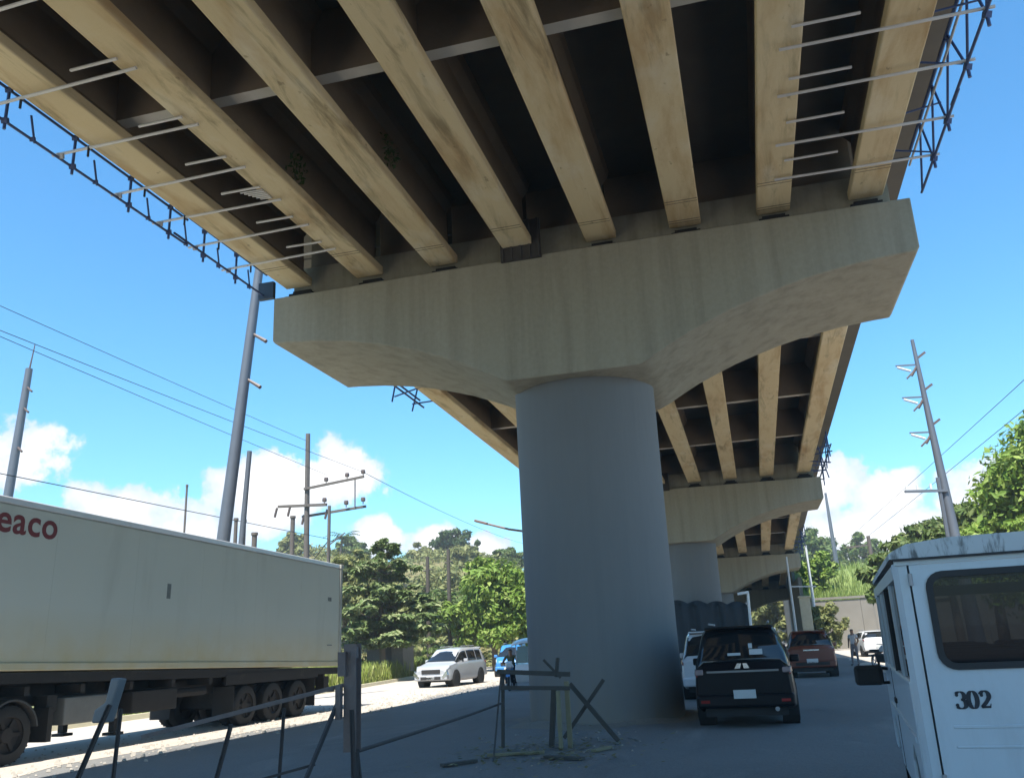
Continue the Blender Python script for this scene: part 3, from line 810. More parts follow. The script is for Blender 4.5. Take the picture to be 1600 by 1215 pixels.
for sx in (-1, 1):
    b = MB(); b.prism([(sx * .765, -VL), (sx * .765, -VL + .1), (sx * VW, -VL + .14), (sx * (VW + .005), -VL + .07), (sx * (VW - .03), -VL + .012)], 'z', .50, 2.06); b.build('corner_pillar', MV, VAN, smooth=30)
    b = MB(); b.box((sx * .812, -VL - .004, .58), (.075, .03, .15)); b.build('tail_light', MRED, VAN, bevel=.01)
    # side: lower panel, window band, three windows
    b = MB()
    side = [(-VL + .14, .45), (-1.60, .45), (-1.54, .66), (-1.32, .80), (-1.1, .80), (-.88, .66), (-.82, .40), (.95, .40), (1.0, .62), (1.22, .80), (1.46, .80), (1.68, .66), (1.74, .45), (VL - .08, .45), (VL - .02, .9), (VL - .10, 1.12), (VL - .32, 1.30), (-VL + .14, 1.30)]
    b.prism(side, 'x', sx * (VW - .03), sx * (VW + .012)); b.build('side_panel', MV, VAN, bevel=.02)
    b = MB(); b.box((sx * VW * .985, -.08, 2.005), (.04, 3.84, .09)); b.build('side_rail', MV, VAN)
    for y in (-1.16, -.30, .56, 1.3):
        b = MB(); b.box((sx * VW * .985, y, 1.63), (.035, .075, .68)); b.build('window_post', MV if y != -.30 else MSEAL, VAN)
    for ya, yb in ((-1.96, -1.20), (-1.12, -.34), (-.26, .52), (.60, 1.26)):
        b = MB(); b.box((sx * (VW * .985 - .005), (ya + yb) / 2, 1.63), (.008, yb - ya, .68)); b.build('side_glass', PANE, VAN)
    b = MB(); b.bar((sx * VW * .985, 1.33, 1.97), (sx * VW * .98, VL - .28, 1.30), .05, .07); b.build('windshield_pillar', MV, VAN)
    for y in (-1.21, 1.34): wheel_parts(VAN, sx * (VW - .12), y, .33, .2, sx)
    b = MB(); b.box((sx * (VW + .20), 1.18, 1.20), (.27, .10, .19), rz=sx * .1); m_ = b.build('mirror', MBLK, VAN, bevel=.035)
    b = MB(); b.tube((sx * VW, 1.30, 1.25), (sx * (VW + .2), 1.2, 1.28), .015); b.tube((sx * VW, 1.30, 1.12), (sx * (VW + .2), 1.2, 1.12), .015); b.build('mirror_arm', MBLK, m_, smooth=40)
    b = MB(); b.box((sx * (VW + .022), .30, 1.02), (.02, .16, .045)); b.build('door_handle', MBLK, VAN, bevel=.008)
    b = MB(); b.box((sx * (VW + .013), .52, .86), (.006, .012, .85)); b.build('door_gap', MSEAL, VAN)
    b = MB(); b.box((sx * (VW + .016), -.3, .92), (.02, 3.2, .04)); b.build('rubbing_strip', MV, VAN, bevel=.006)
b = MB(); b.box((0, -VL + .02, 2.075), (1.68, .06, .055)); b.build('rear_header', MV, VAN)
for sx in (-1, 1):
    b = MB(); b.box((sx * .735, -VL + .055, 1.27), (.10, .05, 1.55)); b.build('door_jamb', mat('jamb_grey', (.10, .12, .14), .6, .2), VAN)
# roof: cambered shell with an overhanging gutter
rows = []
for j in range(9):
    y = -VL - .03 + (VL + 1.46) * j / 8; e = (1 - (abs(j - 4) / 4) ** 6)
    rows.append([(x, y, 2.10 + (.12 * (1 - (abs(x) / .88) ** 8) + .02) * (.80 + .20 * e)) for x in [-.868, -.85, -.75, -.5, -.25, 0, .25, .5, .75, .85, .868]])
b = MB(); b.grid(rows)
for r_ in (rows[0], rows[-1]): b.add([(p[0], p[1], 2.09) for p in r_] + r_, [(i, i + 1, len(r_) + i + 1, len(r_) + i) for i in range(len(r_) - 1)])
for k in (0, -1): b.add([(r_[k][0], r_[k][1], 2.09) for r_ in rows] + [r_[k] for r_ in rows], [(i, i + 1, len(rows) + i + 1, len(rows) + i) for i in range(len(rows) - 1)])
b.build('roof', MVR, VAN, smooth=40)
b = MB(); b.box((0, -VL - .035, 2.083), (1.70, .03, .014)); b.build('rain_gutter', MSEAL, VAN)
b = MB(); b.bar((-.80, 1.40, 1.98), (.80, 1.40, 1.98), .06, .1); b.build('windshield_header', MV, VAN)
b = MB(); b.add([(-.78, 1.37, 1.95), (.78, 1.37, 1.95), (.80, VL - .24, 1.30), (-.80, VL - .24, 1.30)], [(0, 1, 2, 3)]); b.build('windshield', m_pane('windshield_glass', .8), VAN)
b = MB(); b.prism([(VL - .26, 1.30), (VL - .08, 1.12), (VL, .9), (VL - .04, .42), (VL - .3, .42)], 'x', -.84, .84); b.build('front_panel', MV, VAN, bevel=.03)
b = MB(); b.box((0, 0, .47), (1.62, 4.1, .08)); b.build('floor_pan', MDARK, VAN)
for y in (-1.35, -.55, .3, 1.0):
    for x in (-.42, .42):
        b = MB(); b.box((x, y, .80), (.72, .45, .16)); b.box((x, y - .25, 1.16), (.72, .14, .66), rx=.12); b.build('seat', mat('van_seat', (.035, .03, .032), .8, .3), VAN, bevel=.04)
b = MB(); b.box((0, -VL - .09, .46), (1.66, .16, .16)); b.build('rear_bumper', MBLK, VAN, bevel=.03)
b = MB(); b.box((0, -VL - .03, .62), (.40, .02, .14)); b.build('number_plate', MPLATE, VAN)
b = MB(); b.box((.18, -1.95, 1.425), (.05, .03, .05)); b.build('parcel_lamp', MRED, VAN)
# broad-nib numerals 302 painted on the door
def nib(b, pts, T, th, y, closed=False):
    n = len(pts); L_, R_ = [], []
    for i, p in enumerate(pts):
        q0 = pts[(i - 1) % n] if closed else pts[max(i - 1, 0)]; q1 = pts[(i + 1) % n] if closed else pts[min(i + 1, n - 1)]
        dx, dz = q1[0] - q0[0], q1[1] - q0[1]; l = math.hypot(dx, dz) or 1; dx /= l; dz /= l
        w = (th + (T - th) * abs(dz) ** 1.4) / 2
        L_.append((p[0] - dz * w, y, p[1] + dx * w)); R_.append((p[0] + dz * w, y, p[1] - dx * w))
    m = n if closed else n - 1
    b.add(L_ + R_, [(i, (i + 1) % n, n + (i + 1) % n, n + i) for i in range(m)])
def arc(cx, cz, rx, rz, a0, a1, n=14): return [(cx + rx * math.cos(R(a0 + (a1 - a0) * i / n)), cz + rz * math.sin(R(a0 + (a1 - a0) * i / n))) for i in range(n + 1)]
def disc(b, cx, cz, r, y): b.add([(cx + r * math.cos(k * .5236), y, cz + r * math.sin(k * .5236)) for k in range(12)], [tuple(range(12))])
b = MB(); yy = -VL - .0165; S = .115; W_ = .074
def dig(x0, fn): fn(x0)
def three(x):
    nib(b, arc(x, S * .73, W_ * .40, S * .25, 150, -80), .033, .008, yy); nib(b, arc(x, S * .27, W_ * .47, S * .27, 85, -150), .036, .008, yy)
    disc(b, x - W_ * .30, S * .80, .012, yy); disc(b, x - W_ * .36, S * .20, .013, yy)
def zero(x): nib(b, arc(x, S * .5, W_ * .40, S * .49, 0, 360, 28)[:-1], .034, .008, yy, True)
def two(x):
    nib(b, arc(x, S * .71, W_ * .38, S * .28, 165, -25) + [(x + W_ * .12, S * .38), (x - W_ * .40, S * .05)], .034, .010, yy)
    b.add([(x - W_ * .45, yy, 0), (x + W_ * .42, yy, 0), (x + W_ * .50, yy, S * .26), (x + W_ * .43, yy, S * .26), (x + W_ * .34, yy, S * .13), (x - W_ * .42, yy, S * .13)], [(0, 1, 2, 3, 4, 5)])
    disc(b, x - W_ * .28, S * .76, .012, yy)
three(-.045); zero(.04); two(.125)
o = b.build('painted_number', mat('numeral_black', (.012, .018, .03), .5, .2), dr, recalc=False); o.location = (-.545, 0, 1.13); o.scale = (.84, 1, .9)

# --- container truck ----------------------------------------------------
TD = Vector((0.03567, 0.99899, -0.02725))
TR_YAW = -math.atan2(TD.x, TD.y); TR_PITCH = math.asin(TD.z)
CL, CW, CHH = 14.35, 2.45, 3.13
P0 = Vector((-12.86, 26.35, 1.30))                 # rear lower corner on the near side
org = P0 - TD * CL                                  # front lower corner on the near side
CT = thing('shipping_container', 'long grey-white shipping container with red lettering on the truck at left', 'container', tuple(org), TR_YAW, rx=TR_PITCH)
MCT = m_container(); MCTF = mat('container_frame', (.40, .39, .35), .55, .2, 3, 0, 0, 0, (.2, .15, .1), .04)
b = MB(); b.box((-CW / 2 - .02, CL / 2, CHH / 2), (CW - .04, CL - .06, CHH - .04)); b.build('box_body', MCT, CT)
for i in range(6):      # flat side sheets between narrow seams
    y0 = .12 + i * (CL - .24) / 6
    b = MB(); b.box((-.012, y0 + (CL - .24) / 12, CHH / 2), (.022, (CL - .24) / 6 - .003, CHH - .30)); b.build('side_sheet', MCT, CT)
for z, hh in ((.07, .15), (CHH - .06, .13)):
    for x in (-.005, -CW + .005):
        b = MB(); b.box((x, CL / 2, z), (.05, CL, hh)); b.build('rail', MCT if z < 1 else MWHP, CT, bevel=.02)  # upper rails made white, painting in the sunlit roof edge
for y in (.06, CL - .06):
    for x in (-.02, -CW + .02):
        b = MB(); b.box((x, y, CHH / 2), (.12, .125, CHH - .02)); b.build('corner_post', MCTF, CT, bevel=.01)
        for z in (.06, CHH - .06):
            b = MB(); b.box((x, y, z), (.17, .18, .13)); b.build('corner_casting', MCTF, CT, bevel=.012)
b = MB(); b.box((-CW / 2, CL / 2, CHH + .0), (CW - .1, CL - .1, .02)); b.build('roof_sheet', MWHP, CT)
for k in (-1, 1):
    b = MB(); b.box((-CW / 2 + k * .58, CL + .005, CHH / 2), (1.12, .05, CHH - .3)); d_ = b.build('door', MCT, CT)
    for x in (-.25, .25):
        b = MB(); b.tube((-CW / 2 + k * .58 + x, CL + .05, .1), (-CW / 2 + k * .58 + x, CL + .05, CHH - .1), .02); b.build('locking_bar', MSTEEL, d_, smooth=40)
b = MB(); b.box((.003, 5.95, 1.72), (.006, .13, .34)); b.build('label_patch', mat('faded_mark', (.16, .17, .16), .6, .4, 9), CT)
b = MB(); b.box((.003, 13.6, 2.0), (.006, .22, .12)); b.build('label_patch', mat('faded_mark', (.16, .17, .16)), CT)
b = MB(); b.box((.003, 13.65, .62), (.006, .3, .03)); b.build('label_patch', mat('faded_mark', (.16, .17, .16)), CT)
cu = bpy.data.curves.new('lettering', 'FONT'); cu.body = 'Seaco'; cu.size = .74; cu.offset = .013; cu.space_character = 1.06; cu.extrude = .002; cu.align_x = 'RIGHT'; cu.resolution_u = 4
tmp = bpy.data.objects.new('tmp', cu); COL.objects.link(tmp)
me = bpy.data.meshes.new_from_object(tmp.evaluated_get(bpy.context.evaluated_depsgraph_get())); bpy.data.objects.remove(tmp)
me.name = 'lettering'; me.materials.clear(); me.materials.append(mat('lettering_red', (.17, .022, .026), .5, .25, 8))
o = link('lettering', me, CT); o.rotation_euler = (R(90), 0, R(90)); o.location = (.006, 2.45, 2.48)
# trailer + tractor
TRL = thing('semi_trailer', 'dark trailer chassis carrying the long container, wheels at its rear', 'trailer', (org.x, org.y, 0), TR_YAW)
for x in (-.75, -1.7):
    b = MB(); b.bar((x, .3, 1.22), (x, CL - .1, .95), .16, .42); b.build('chassis_rail', MDARK, TRL)
for i in range(10):
    y = .8 + i * 1.4
    b = MB(); b.box((-CW / 2, y, 1.30 - .016 * y), (CW - .06, .12, .16)); b.build('cross_member', MDARK, TRL)
b = MB(); b.prism([(.15, 1.655), (.15, 1.46), (CL, 1.07), (CL, 1.265)], 'x', -CW + .02, -.02); b.build('load_bed', MDARK, TRL)
for y in (9.35, 10.65, 11.95):
    for x, s_ in ((-.17, 1), (-.48, 1), (-CW + .17, -1), (-CW + .48, -1)):
        wheel_parts(TRL, x, y, .50, .27, s_, rim=MDARK)
    b = MB(); b.tube((-.2, y, .5), (-CW + .2, y, .5), .08); b.build('axle', MDARK, TRL, smooth=40)
for x in (-.20, -CW + .20):
    for yy in (8.7, 12.75):
        b = MB(); b.box((x - .08 * (1 if x > -1 else -1), yy, .62), (.62, .02, .75)); b.build('mud_flap', MBLK, TRL)
    b = MB(); b.box((x, 13.6, .85), (.3, .3, .35)); b.build('rear_lamp_box', MDARK, TRL, bevel=.02)
b = MB(); b.box((-CW / 2, 14.1, .62), (2.3, .1, .14)); b.build('underrun_bar', MDARK, TRL)
for x in (-.55, -CW + .55):
    b = MB(); b.box((x, 5.15, .78), (.14, .14, 1.0)); b.box((x, 5.15, .24), (.3, .3, .06)); b.build('landing_leg', MDARK, TRL)
b = MB(); b.box((-.42, 4.0, .83), (.62, 1.5, .52)); b.build('tool_box', mat('tool_box_grey', (.15, .15, .14), .6, .3), TRL, bevel=.03)
b = MB(); b.box((-.40, 5.9, .86), (.6, 1.5, .46)); b.build('pallet_box', MDARK, TRL, bevel=.03)
b = MB(); b.tube((-.30, 6.75, .95), (-.30, 7.9, .95), .10); b.build('air_tank', MDARK, TRL, smooth=40)
b = MB(); b.box((-CW / 2, 11.0, .72), (1.6, 3.6, .5)); b.build('bogie', MDARK, TRL)
b = MB(); b.box((-.03, 10.7, 1.16), (.05, 4.6, .26)); b.build('side_guard', MDARK, TRL)
TRC = thing('tractor_unit', 'truck tractor under the near end of the container, rear wheel at frame edge', 'truck', (org.x, org.y, 0), TR_YAW)
for y in (.55, 1.9):
    for x, s_ in ((-.17, 1), (-.48, 1), (-CW + .17, -1), (-CW + .48, -1)):
        wheel_parts(TRC, x, y, .52, .28, s_, rim=MDARK)
    for x in (-.32, -CW + .32):
        b = MB(); pr = arc(y, .52, .62, .62, 10, 170, 12) + arc(y, .52, .585, .585, 170, 10, 12); b.prism(pr, 'x', x - .33, x + .33); b.build('mudguard', mat('mudguard', (.05, .05, .05), .6, .3), TRC)
    b = MB(); b.tube((-.2, y, .52), (-CW + .2, y, .52), .1); b.build('axle', MDARK, TRC, smooth=40)
for x in (-.8, -1.65):
    b = MB(); b.box((x, -1.2, .88), (.1, 7.2, .3)); b.build('chassis_rail', MDARK, TRC)
b = MB(); b.box((-CW / 2, 1.2, 1.12), (.9, 1.0, .12)); b.build('fifth_wheel', MDARK, TRC)
b = MB(); b.box((-.30, 2.85, .62), (.5, .12, .62)); b.box((-.30, 2.95, 1.0), (.3, .25, .3)); b.build('mud_flap', MBLK, TRC)
b = MB(); b.prism([(-2.2, .75), (-2.2, 3.0), (-2.5, 3.25), (-4.0, 3.1), (-4.45, 2.0), (-4.5, .45), (-2.4, .45)], 'x', -CW + .02, -.02); b.build('cab', MWHP, TRC, bevel=.06)
b = MB(); b.prism([(-3.3, 1.95), (-3.3, 2.75), (-3.95, 2.75), (-4.25, 1.95)], 'x', -CW + .005, -.005); b.build('side_window', MGL, TRC)
b = MB(); b.add([(-.2, -4.475, 2.02), (-CW + .2, -4.475, 2.02), (-CW + .3, -4.09, 2.95), (-.3, -4.09, 2.95)], [(0, 1, 2, 3)]); b.build('windshield', MGL, TRC, solid=.02)
b = MB(); b.tube((-.35, -1.9, .62), (-.35, -.5, .62), .3, n=20); b.build('fuel_tank', MSTEEL, TRC, smooth=40)
for x, s_ in ((-.19, 1), (-CW + .19, -1)): wheel_parts(TRC, x, -3.3, .52, .3, s_, rim=MDARK)

# ================================================================== PEOPLE, TRICYCLE, MOTORCYCLE
MSKIN = mat('skin', (.22, .12, .075), .6, .1); MHAIR = mat('hair', (.012, .01, .009), .6, .2)
def person(label, loc, rz, joints, cloth, group=None, seat=False):
    """joints: dict of named points; the body is one skinned surface"""
    t = thing('person', label, 'person', loc, rz, group)
    J = joints
    names = list(J); idx = {n: i for i, n in enumerate(names)}
    E_ = [('pelvis', 'waist'), ('waist', 'chest'), ('chest', 'neck'), ('neck', 'head'), ('head', 'crown'), ('chest', 'shl'), ('shl', 'ell'), ('ell', 'wrl'), ('wrl', 'hal'), ('chest', 'shr'), ('shr', 'elr'), ('elr', 'wrr'), ('wrr', 'har'),
          ('pelvis', 'hil'), ('hil', 'knl'), ('knl', 'anl'), ('anl', 'tol'), ('pelvis', 'hir'), ('hir', 'knr'), ('knr', 'anr'), ('anr', 'tor')]
    rad = dict(pelvis=.15, waist=.13, chest=.15, neck=.055, head=.095, crown=.07, shl=.065, shr=.065, ell=.045, elr=.045, wrl=.03, wrr=.03, hal=.035, har=.035, hil=.09, hir=.09, knl=.06, knr=.06, anl=.042, anr=.042, tol=.04, tor=.04)
    me = bpy.data.meshes.new('body'); me.from_pydata([J[n] for n in names], [(idx[a], idx[c]) for a, c in E_], [])
    o = bpy.data.objects.new('tmp_body', me); COL.objects.link(o)
    md = o.modifiers.new('s', 'SKIN')
    if not me.skin_vertices: me.attributes.new('skin', 'FLOAT', 'POINT')
    for n in names:
        sv = me.skin_vertices[0].data[idx[n]]; sv.radius = (rad[n], rad[n] * (.72 if n in ('pelvis', 'waist', 'chest') else 1)); sv.use_root = (n == 'pelvis')
    sd = o.modifiers.new('u', 'SUBSURF'); sd.levels = 2; sd.render_levels = 2
    m2 = bpy.data.meshes.new_from_object(o.evaluated_get(bpy.context.evaluated_depsgraph_get()))
    bpy.data.objects.remove(o)
    m2.name = 'body'; m2.materials.clear()
    for mm in (MSKIN, cloth[0], cloth[1], MHAIR): m2.materials.append(mm)
    zc, zn = J['pelvis'][2], J['neck'][2]
    for p in m2.polygons:
        p.use_smooth = True; c = p.center
        near = min(names, key=lambda n: (Vector(J[n]) - c).length)
        if near in ('head', 'neck', 'crown'): p.material_index = 3 if (c.z > J['head'][2] + .02 or (c.y < J['head'][1] - .03 and c.z > J['head'][2] - .07)) else 0
        elif near in ('wrl', 'wrr', 'hal', 'har', 'ell', 'elr'): p.material_index = 0
        elif near in ('pelvis', 'hil', 'hir', 'knl', 'knr', 'anl', 'anr'): p.material_index = 2
        elif near in ('tol', 'tor'): p.material_index = 3
        else: p.material_index = 1
    link('body', m2, t)
    return t
STAND = dict(pelvis=(0, 0, .92), waist=(0, .01, 1.08), chest=(0, 0, 1.30), neck=(0, .01, 1.47), head=(0, .03, 1.58), crown=(0, .02, 1.66), shl=(-.18, 0, 1.38), ell=(-.23, -.03, 1.12), wrl=(-.20, .12, .95), hal=(-.18, .18, .90),
             shr=(.18, 0, 1.38), elr=(.24, -.04, 1.11), wrr=(.24, .04, .88), har=(.24, .07, .80), hil=(-.10, 0, .86), knl=(-.11, .03, .48), anl=(-.12, -.01, .08), tol=(-.13, .14, .04), hir=(.10, 0, .86), knr=(.13, .06, .48), anr=(.15, .05, .08), tor=(.17, .19, .04))
person('person in pale shirt standing on the road right of the red car', (4.25, 45.6, 0), R(150), STAND, (mat('pale_shirt', (.40, .38, .38), .8, .15), mat('grey_trousers', (.13, .12, .13), .8, .2)))
SIT = dict(pelvis=(0, 0, .82), waist=(0, .04, .98), chest=(0, .09, 1.18), neck=(0, .12, 1.35), head=(0, .15, 1.46), crown=(0, .14, 1.54), shl=(-.18, .09, 1.26), ell=(-.27, .26, 1.08), wrl=(-.27, .48, 1.02), hal=(-.27, .54, 1.02),
           shr=(.18, .09, 1.26), elr=(.27, .26, 1.08), wrr=(.27, .48, 1.02), har=(.27, .54, 1.02), hil=(-.11, .02, .80), knl=(-.19, .42, .70), anl=(-.19, .26, .32), tol=(-.19, .38, .28), hir=(.11, .02, .80), knr=(.19, .42, .70), anr=(.19, .26, .32), tor=(.19, .38, .28))
def motorcycle(root, paint, dx=0.0):
    for y in (.68, -.62):
        b = MB(); b.lathe([(-.045, .24), (-.05, .28), (-.02, .31), (.02, .31), (.05, .28), (.045, .24)], (0, 0, 0), 'x', 22); o = b.build('wheel', MBLK, root, smooth=40); o.location = (dx, y, .31)
        b = MB(); b.lathe([(-.03, .245), (.03, .245), (.03, .22), (-.03, .22), (-.03, .245)], (0, 0, 0), 'x', 22)
        for k in range(5): b.bar((0, 0, 0), (0, .23 * math.cos(k * 1.257), .23 * math.sin(k * 1.257)), .02, .03)
        b.build('rim', MSTEEL, o, smooth=40)
    b = MB(); b.path([(dx, .68, .31), (dx, .58, .62), (dx, .46, 1.0)], .03); b.build('fork', MSTEEL, root, smooth=40)
    b = MB(); b.path([(dx - .34, .36, 1.03), (dx - .15, .46, 1.0), (dx + .15, .46, 1.0), (dx + .34, .36, 1.03)], .016); b.build('handlebar', MBLK, root, smooth=40)
    b = MB(); b.prism([(-.85, .80), (-.80, .72), (-.1, .68), (.1, .74), (.0, .82), (-.5, .80)], 'x', dx - .12, dx + .12); b.build('seat', MBLK, root, bevel=.03)
    b = MB(); b.prism([(.05, .70), (.48, .72), (.52, .92), (.30, .98), (.05, .86)], 'x', dx - .13, dx + .13); b.build('fuel_tank', paint, root, bevel=.05)
    b = MB(); b.prism([(-.35, .30), (.32, .28), (.36, .60), (-.3, .62)], 'x', dx - .12, dx + .12); b.build('engine', MDARK, root, bevel=.03)
    b = MB(); b.prism([(.50, .80), (.64, .86), (.66, 1.04), (.50, 1.10)], 'x', dx - .13, dx + .13); b.build('headlight', MLAMP, root, bevel=.03)
    b = MB(); b.prism([(.40, .60), (.72, .64), (.98, .52), (.95, .58), (.70, .70), (.40, .66)], 'x', dx - .08, dx + .08); b.build('front_fender', paint, root, bevel=.01)
# tricycle beside the column
TRI = thing('motor_tricycle', 'white-domed motor tricycle half hidden behind the left edge of the column', 'tricycle', (-8.95, 34.6, 0), R(180 + 6))
motorcycle(TRI, MBLUEP, .55)
b = MB(); pr = [(-.95, .32), (.75, .30), (.95, .62), (.80, .95), (.30, 1.0), (-.95, 1.0)]
b.prism(pr, 'x', -.75, .28); b.build('sidecar_tub', MWHP, TRI, bevel=.05)
b = MB(); rows = []
for j in range(9):
    a = j / 8; y = -1.05 + 2.0 * a; zz = 1.62 + .30 * math.sin(math.pi * (.12 + .88 * a * .9)) ** .7
    rows.append([(x, y, zz - .10 * (abs(x + .235) / .6) ** 2.5 - .0) for x in [-.85, -.7, -.45, -.235, 0, .25, .38]])
b.grid(rows); b.build('dome_roof', MWHP, TRI, smooth=60, solid=.03)
for x, y in ((-.72, -.9), (-.72, .62), (.25, -.9), (.25, .62)):
    b = MB(); b.tube((x, y, .95), (x, y * .95, 1.70), .022); b.build('roof_post', MSTEEL, TRI, smooth=40)
b = MB(); b.add([(-.7, .64, 1.0), (.23, .64, 1.0), (.2, .60, 1.62), (-.68, .60, 1.62)], [(0, 1, 2, 3)]); b.build('windscreen', MGL, TRI, solid=.01)
b = MB(); b.lathe([(-.045, .2), (-.05, .25), (0, .28), (.05, .25), (.045, .2)], (0, 0, 0), 'x', 20); o = b.build('sidecar_wheel', MBLK, TRI, smooth=40); o.location = (-.82, -.2, .28)
b = MB(); b.tube((.3, -.1, .42), (.62, -.1, .42), .03); b.tube((.3, .3, .42), (.62, .3, .42), .03); b.build('coupling_bar', MSTEEL, TRI, smooth=40)
person('rider in an olive shirt on the white-domed tricycle', (-9.50, 34.54, 0), R(180 + 6), SIT, (mat('olive_shirt', (.10, .10, .05), .8, .2), mat('dark_jeans', (.03, .035, .05), .8, .2)))
t = thing('motorcycle', 'dark motorcycle with pale tank standing at the roadside behind the van mirror', 'motorcycle', (4.75, 40.0, 0), R(200))
motorcycle(t, MWHP)

# ================================================================== BARRICADES AND SITE CLUTTER
BAR = thing('steel_barricade', 'makeshift rusty steel barricade with leaning legs in the left foreground', 'barricade', (-4.6, 7.4, 0))
of = (-4.6, 7.4, 0)
def angle(b, a, c, w=.05):
    b.bar(a, c, w, .008); d = Vector((0, 0, w / 2)); b.bar(Vector(a) + Vector((w / 2, 0, 0)), Vector(c) + Vector((w / 2, 0, 0)), .008, w)
b = MB(of)
b.box((-3.77, 8.0, 1.26), (.012, .11, .96)); b.box((-3.77, 7.945, 1.26), (.125, .012, .96)); b.box((-3.77, 8.055, 1.26), (.125, .012, .96)); b.build('post', MRUST, BAR)
b = MB(of); b.box((-3.84, 7.92, 1.56), (.08, .03, .22)); b.box((-3.70, 7.9, 1.66), (.05, .05, .1)); b.build('bracket_plate', MRUST, BAR)
b = MB(of); b.box((-3.86, 7.9, 1.22), (.05, .06, .30)); b.build('bracket_plate', MRUST, BAR)
for a, c, w in (((-3.87, 7.96, 1.30), (-4.14, 7.2, 0.0), .034), ((-3.76, 7.94, 1.15), (-3.70, 7.90, 0), .034), ((-3.80, 8.06, 1.15), (-3.86, 8.5, 0), .03), ((-5.26, 6.5, 1.34), (-5.86, 6.5, 0.0), .036), ((-5.50, 6.95, 1.28), (-5.60, 7.0, 0), .028), ((-4.62, 7.3, 1.10), (-4.93, 7.3, 0), .032), ((-4.30, 7.66, 1.20), (-4.40, 7.72, 0), .024)):
    b = MB(of); angle(b, a, c, w); b.build('leg', mat('dark_angle_steel', (.045, .04, .04), .7, .4, 8), BAR)
b = MB(of); b.bar((-5.20, 6.86, 1.05), (-3.82, 8.0, 1.375), .035, .035); b.build('top_rail', MRUST, BAR)
b = MB(of); b.bar((-5.5, 7.0, .38), (-4.0, 7.72, .71), .022, .022); b.build('low_rail', mat('dark_angle_steel', (.045, .04, .04)), BAR)
b = MB(of); b.prism([(-5.42, 1.20), (-5.27, 1.20), (-5.17, 1.54), (-5.26, 1.55), (-5.30, 1.36), (-5.40, 1.30)], 'y', 6.50, 6.60); b.build('cover_sheet', mat('grey_plastic', (.16, .165, .17), .6, .25), BAR, bevel=.015)
b = MB((-3.73, 8, 0)); b.path([(-3.73, 8.02, .78), (-3.92, 10.3, .755), (-4.12, 12.6, .735), (-4.33, 15.0, .73)], .018); b.tube((-3.73, 8.02, .80), (-3.73, 8.02, .0), .018)
o = b.build('guard_pipe', mat('dark_angle_steel', (.045, .04, .04)), None, smooth=40); o.location = (-3.73, 8, 0)
tag(o, 'thin dark pipe running from the steel post to the timber barricade', 'pipe')

SAW = thing('timber_barricade', 'low timber barricade of two rails and pale post before the column', 'barricade', (-3.7, 15, 0)); of = (-3.7, 15, 0)
b = MB(of); b.bar((-4.38, 15, 1.24), (-3.12, 15, 1.15), .05, .075); b.build('rail', MWOOD, SAW)
b = MB(of); b.bar((-4.36, 15.02, .98), (-3.14, 15.02, .93), .05, .065); b.build('rail', MWOOD, SAW)
b = MB(of); b.box((-3.20, 15.06, .52), (.075, .06, 1.04)); b.build('post', MWOODY, SAW)
b = MB(of); b.bar((-3.42, 15.06, .95), (-3.55, 15.2, .0), .09, .08); b.build('post', MWOOD, SAW)
b = MB(of); b.bar((-3.32, 14.9, .9), (-3.30, 14.8, .0), .07, .06); b.build('post', MWOODY, SAW)
b = MB(of); b.bar((-4.32, 15.02, 1.2), (-4.06, 13.5, 0), .025, .025); b.build('leg', MWOOD, SAW)
b = MB(of); b.bar((-4.30, 15.06, 1.2), (-4.42, 15.3, 0), .05, .05); b.build('leg', MWOOD, SAW)
b = MB(of); b.bar((-3.55, 14.95, 1.40), (-3.28, 15.0, 1.10), .05, .04); b.build('stick', MWOOD, SAW)
b = MB(of); b.bar((-3.30, 14.94, 1.42), (-3.36, 15.0, 1.12), .05, .04); b.build('stick', MWOOD, SAW)
XC = thing('crossed_timbers', 'two timbers crossed in an X leaning before the column', 'timber cross', (-2.9, 15.5, 0)); of = (-2.9, 15.5, 0)
b = MB(of); b.bar((-3.24, 15.5, .98), (-2.48, 15.56, .04), .05, .075); b.build('timber', MWOOD, XC)
b = MB(of); b.bar((-2.66, 15.58, 1.02), (-3.42, 15.62, .10), .045, .06); b.build('timber', MWOOD, XC)
r = random.Random(21)
for k, (x, y, l, a, lab) in enumerate(((-3.9, 14.2, .9, .3, 'loose plank lying left of the pale timber post'), (-3.0, 13.6, .7, 2.7, 'short loose plank lying in front of the pale timber post'), (-2.6, 14.6, .5, 1.2, 'small loose plank lying right below the crossed timbers'), (-4.5, 13.2, .6, .9, 'loose plank lying below the long dark pipe'))):
    b = MB(); b.box((0, 0, .03), (l, .10, .04), rz=a); o = b.build('plank', MWOOD if k % 2 else MWOODY); o.location = (x, y, 0); tag(o, lab, 'plank', 'loose planks before the column')
b = MB()
def stones(b, n, fx, fy, s0, s1, z=0.0):
    for k in range(n):
        x, y = fx(), fy(); s = r.uniform(s0, s1)
        v = [Vector((x, y, z)) + Vector((r.uniform(.6, 1) * dx * s, r.uniform(.6, 1) * dy * s, (dz + .7) * s * .5)) for dx, dy, dz in ((1, 0, -.5), (-1, 0, -.5), (0, 1, -.5), (0, -1, -.5), (.4, .3, .9), (-.4, -.3, .8))]
        b.add(v, [(0, 2, 4), (2, 1, 4), (1, 5, 4), (1, 3, 5), (3, 0, 5), (0, 4, 5)])
stones(b, 60, lambda: r.gauss(-3.6, .9), lambda: r.uniform(12.6, 18), .01, .035)
stones(b, 600, lambda: r.gauss(-11.9, .55), lambda: r.uniform(11, 48), .02, .08)
stones(b, 500, lambda: r.uniform(-15, -11), lambda: r.uniform(12, 40), .015, .045, .01)
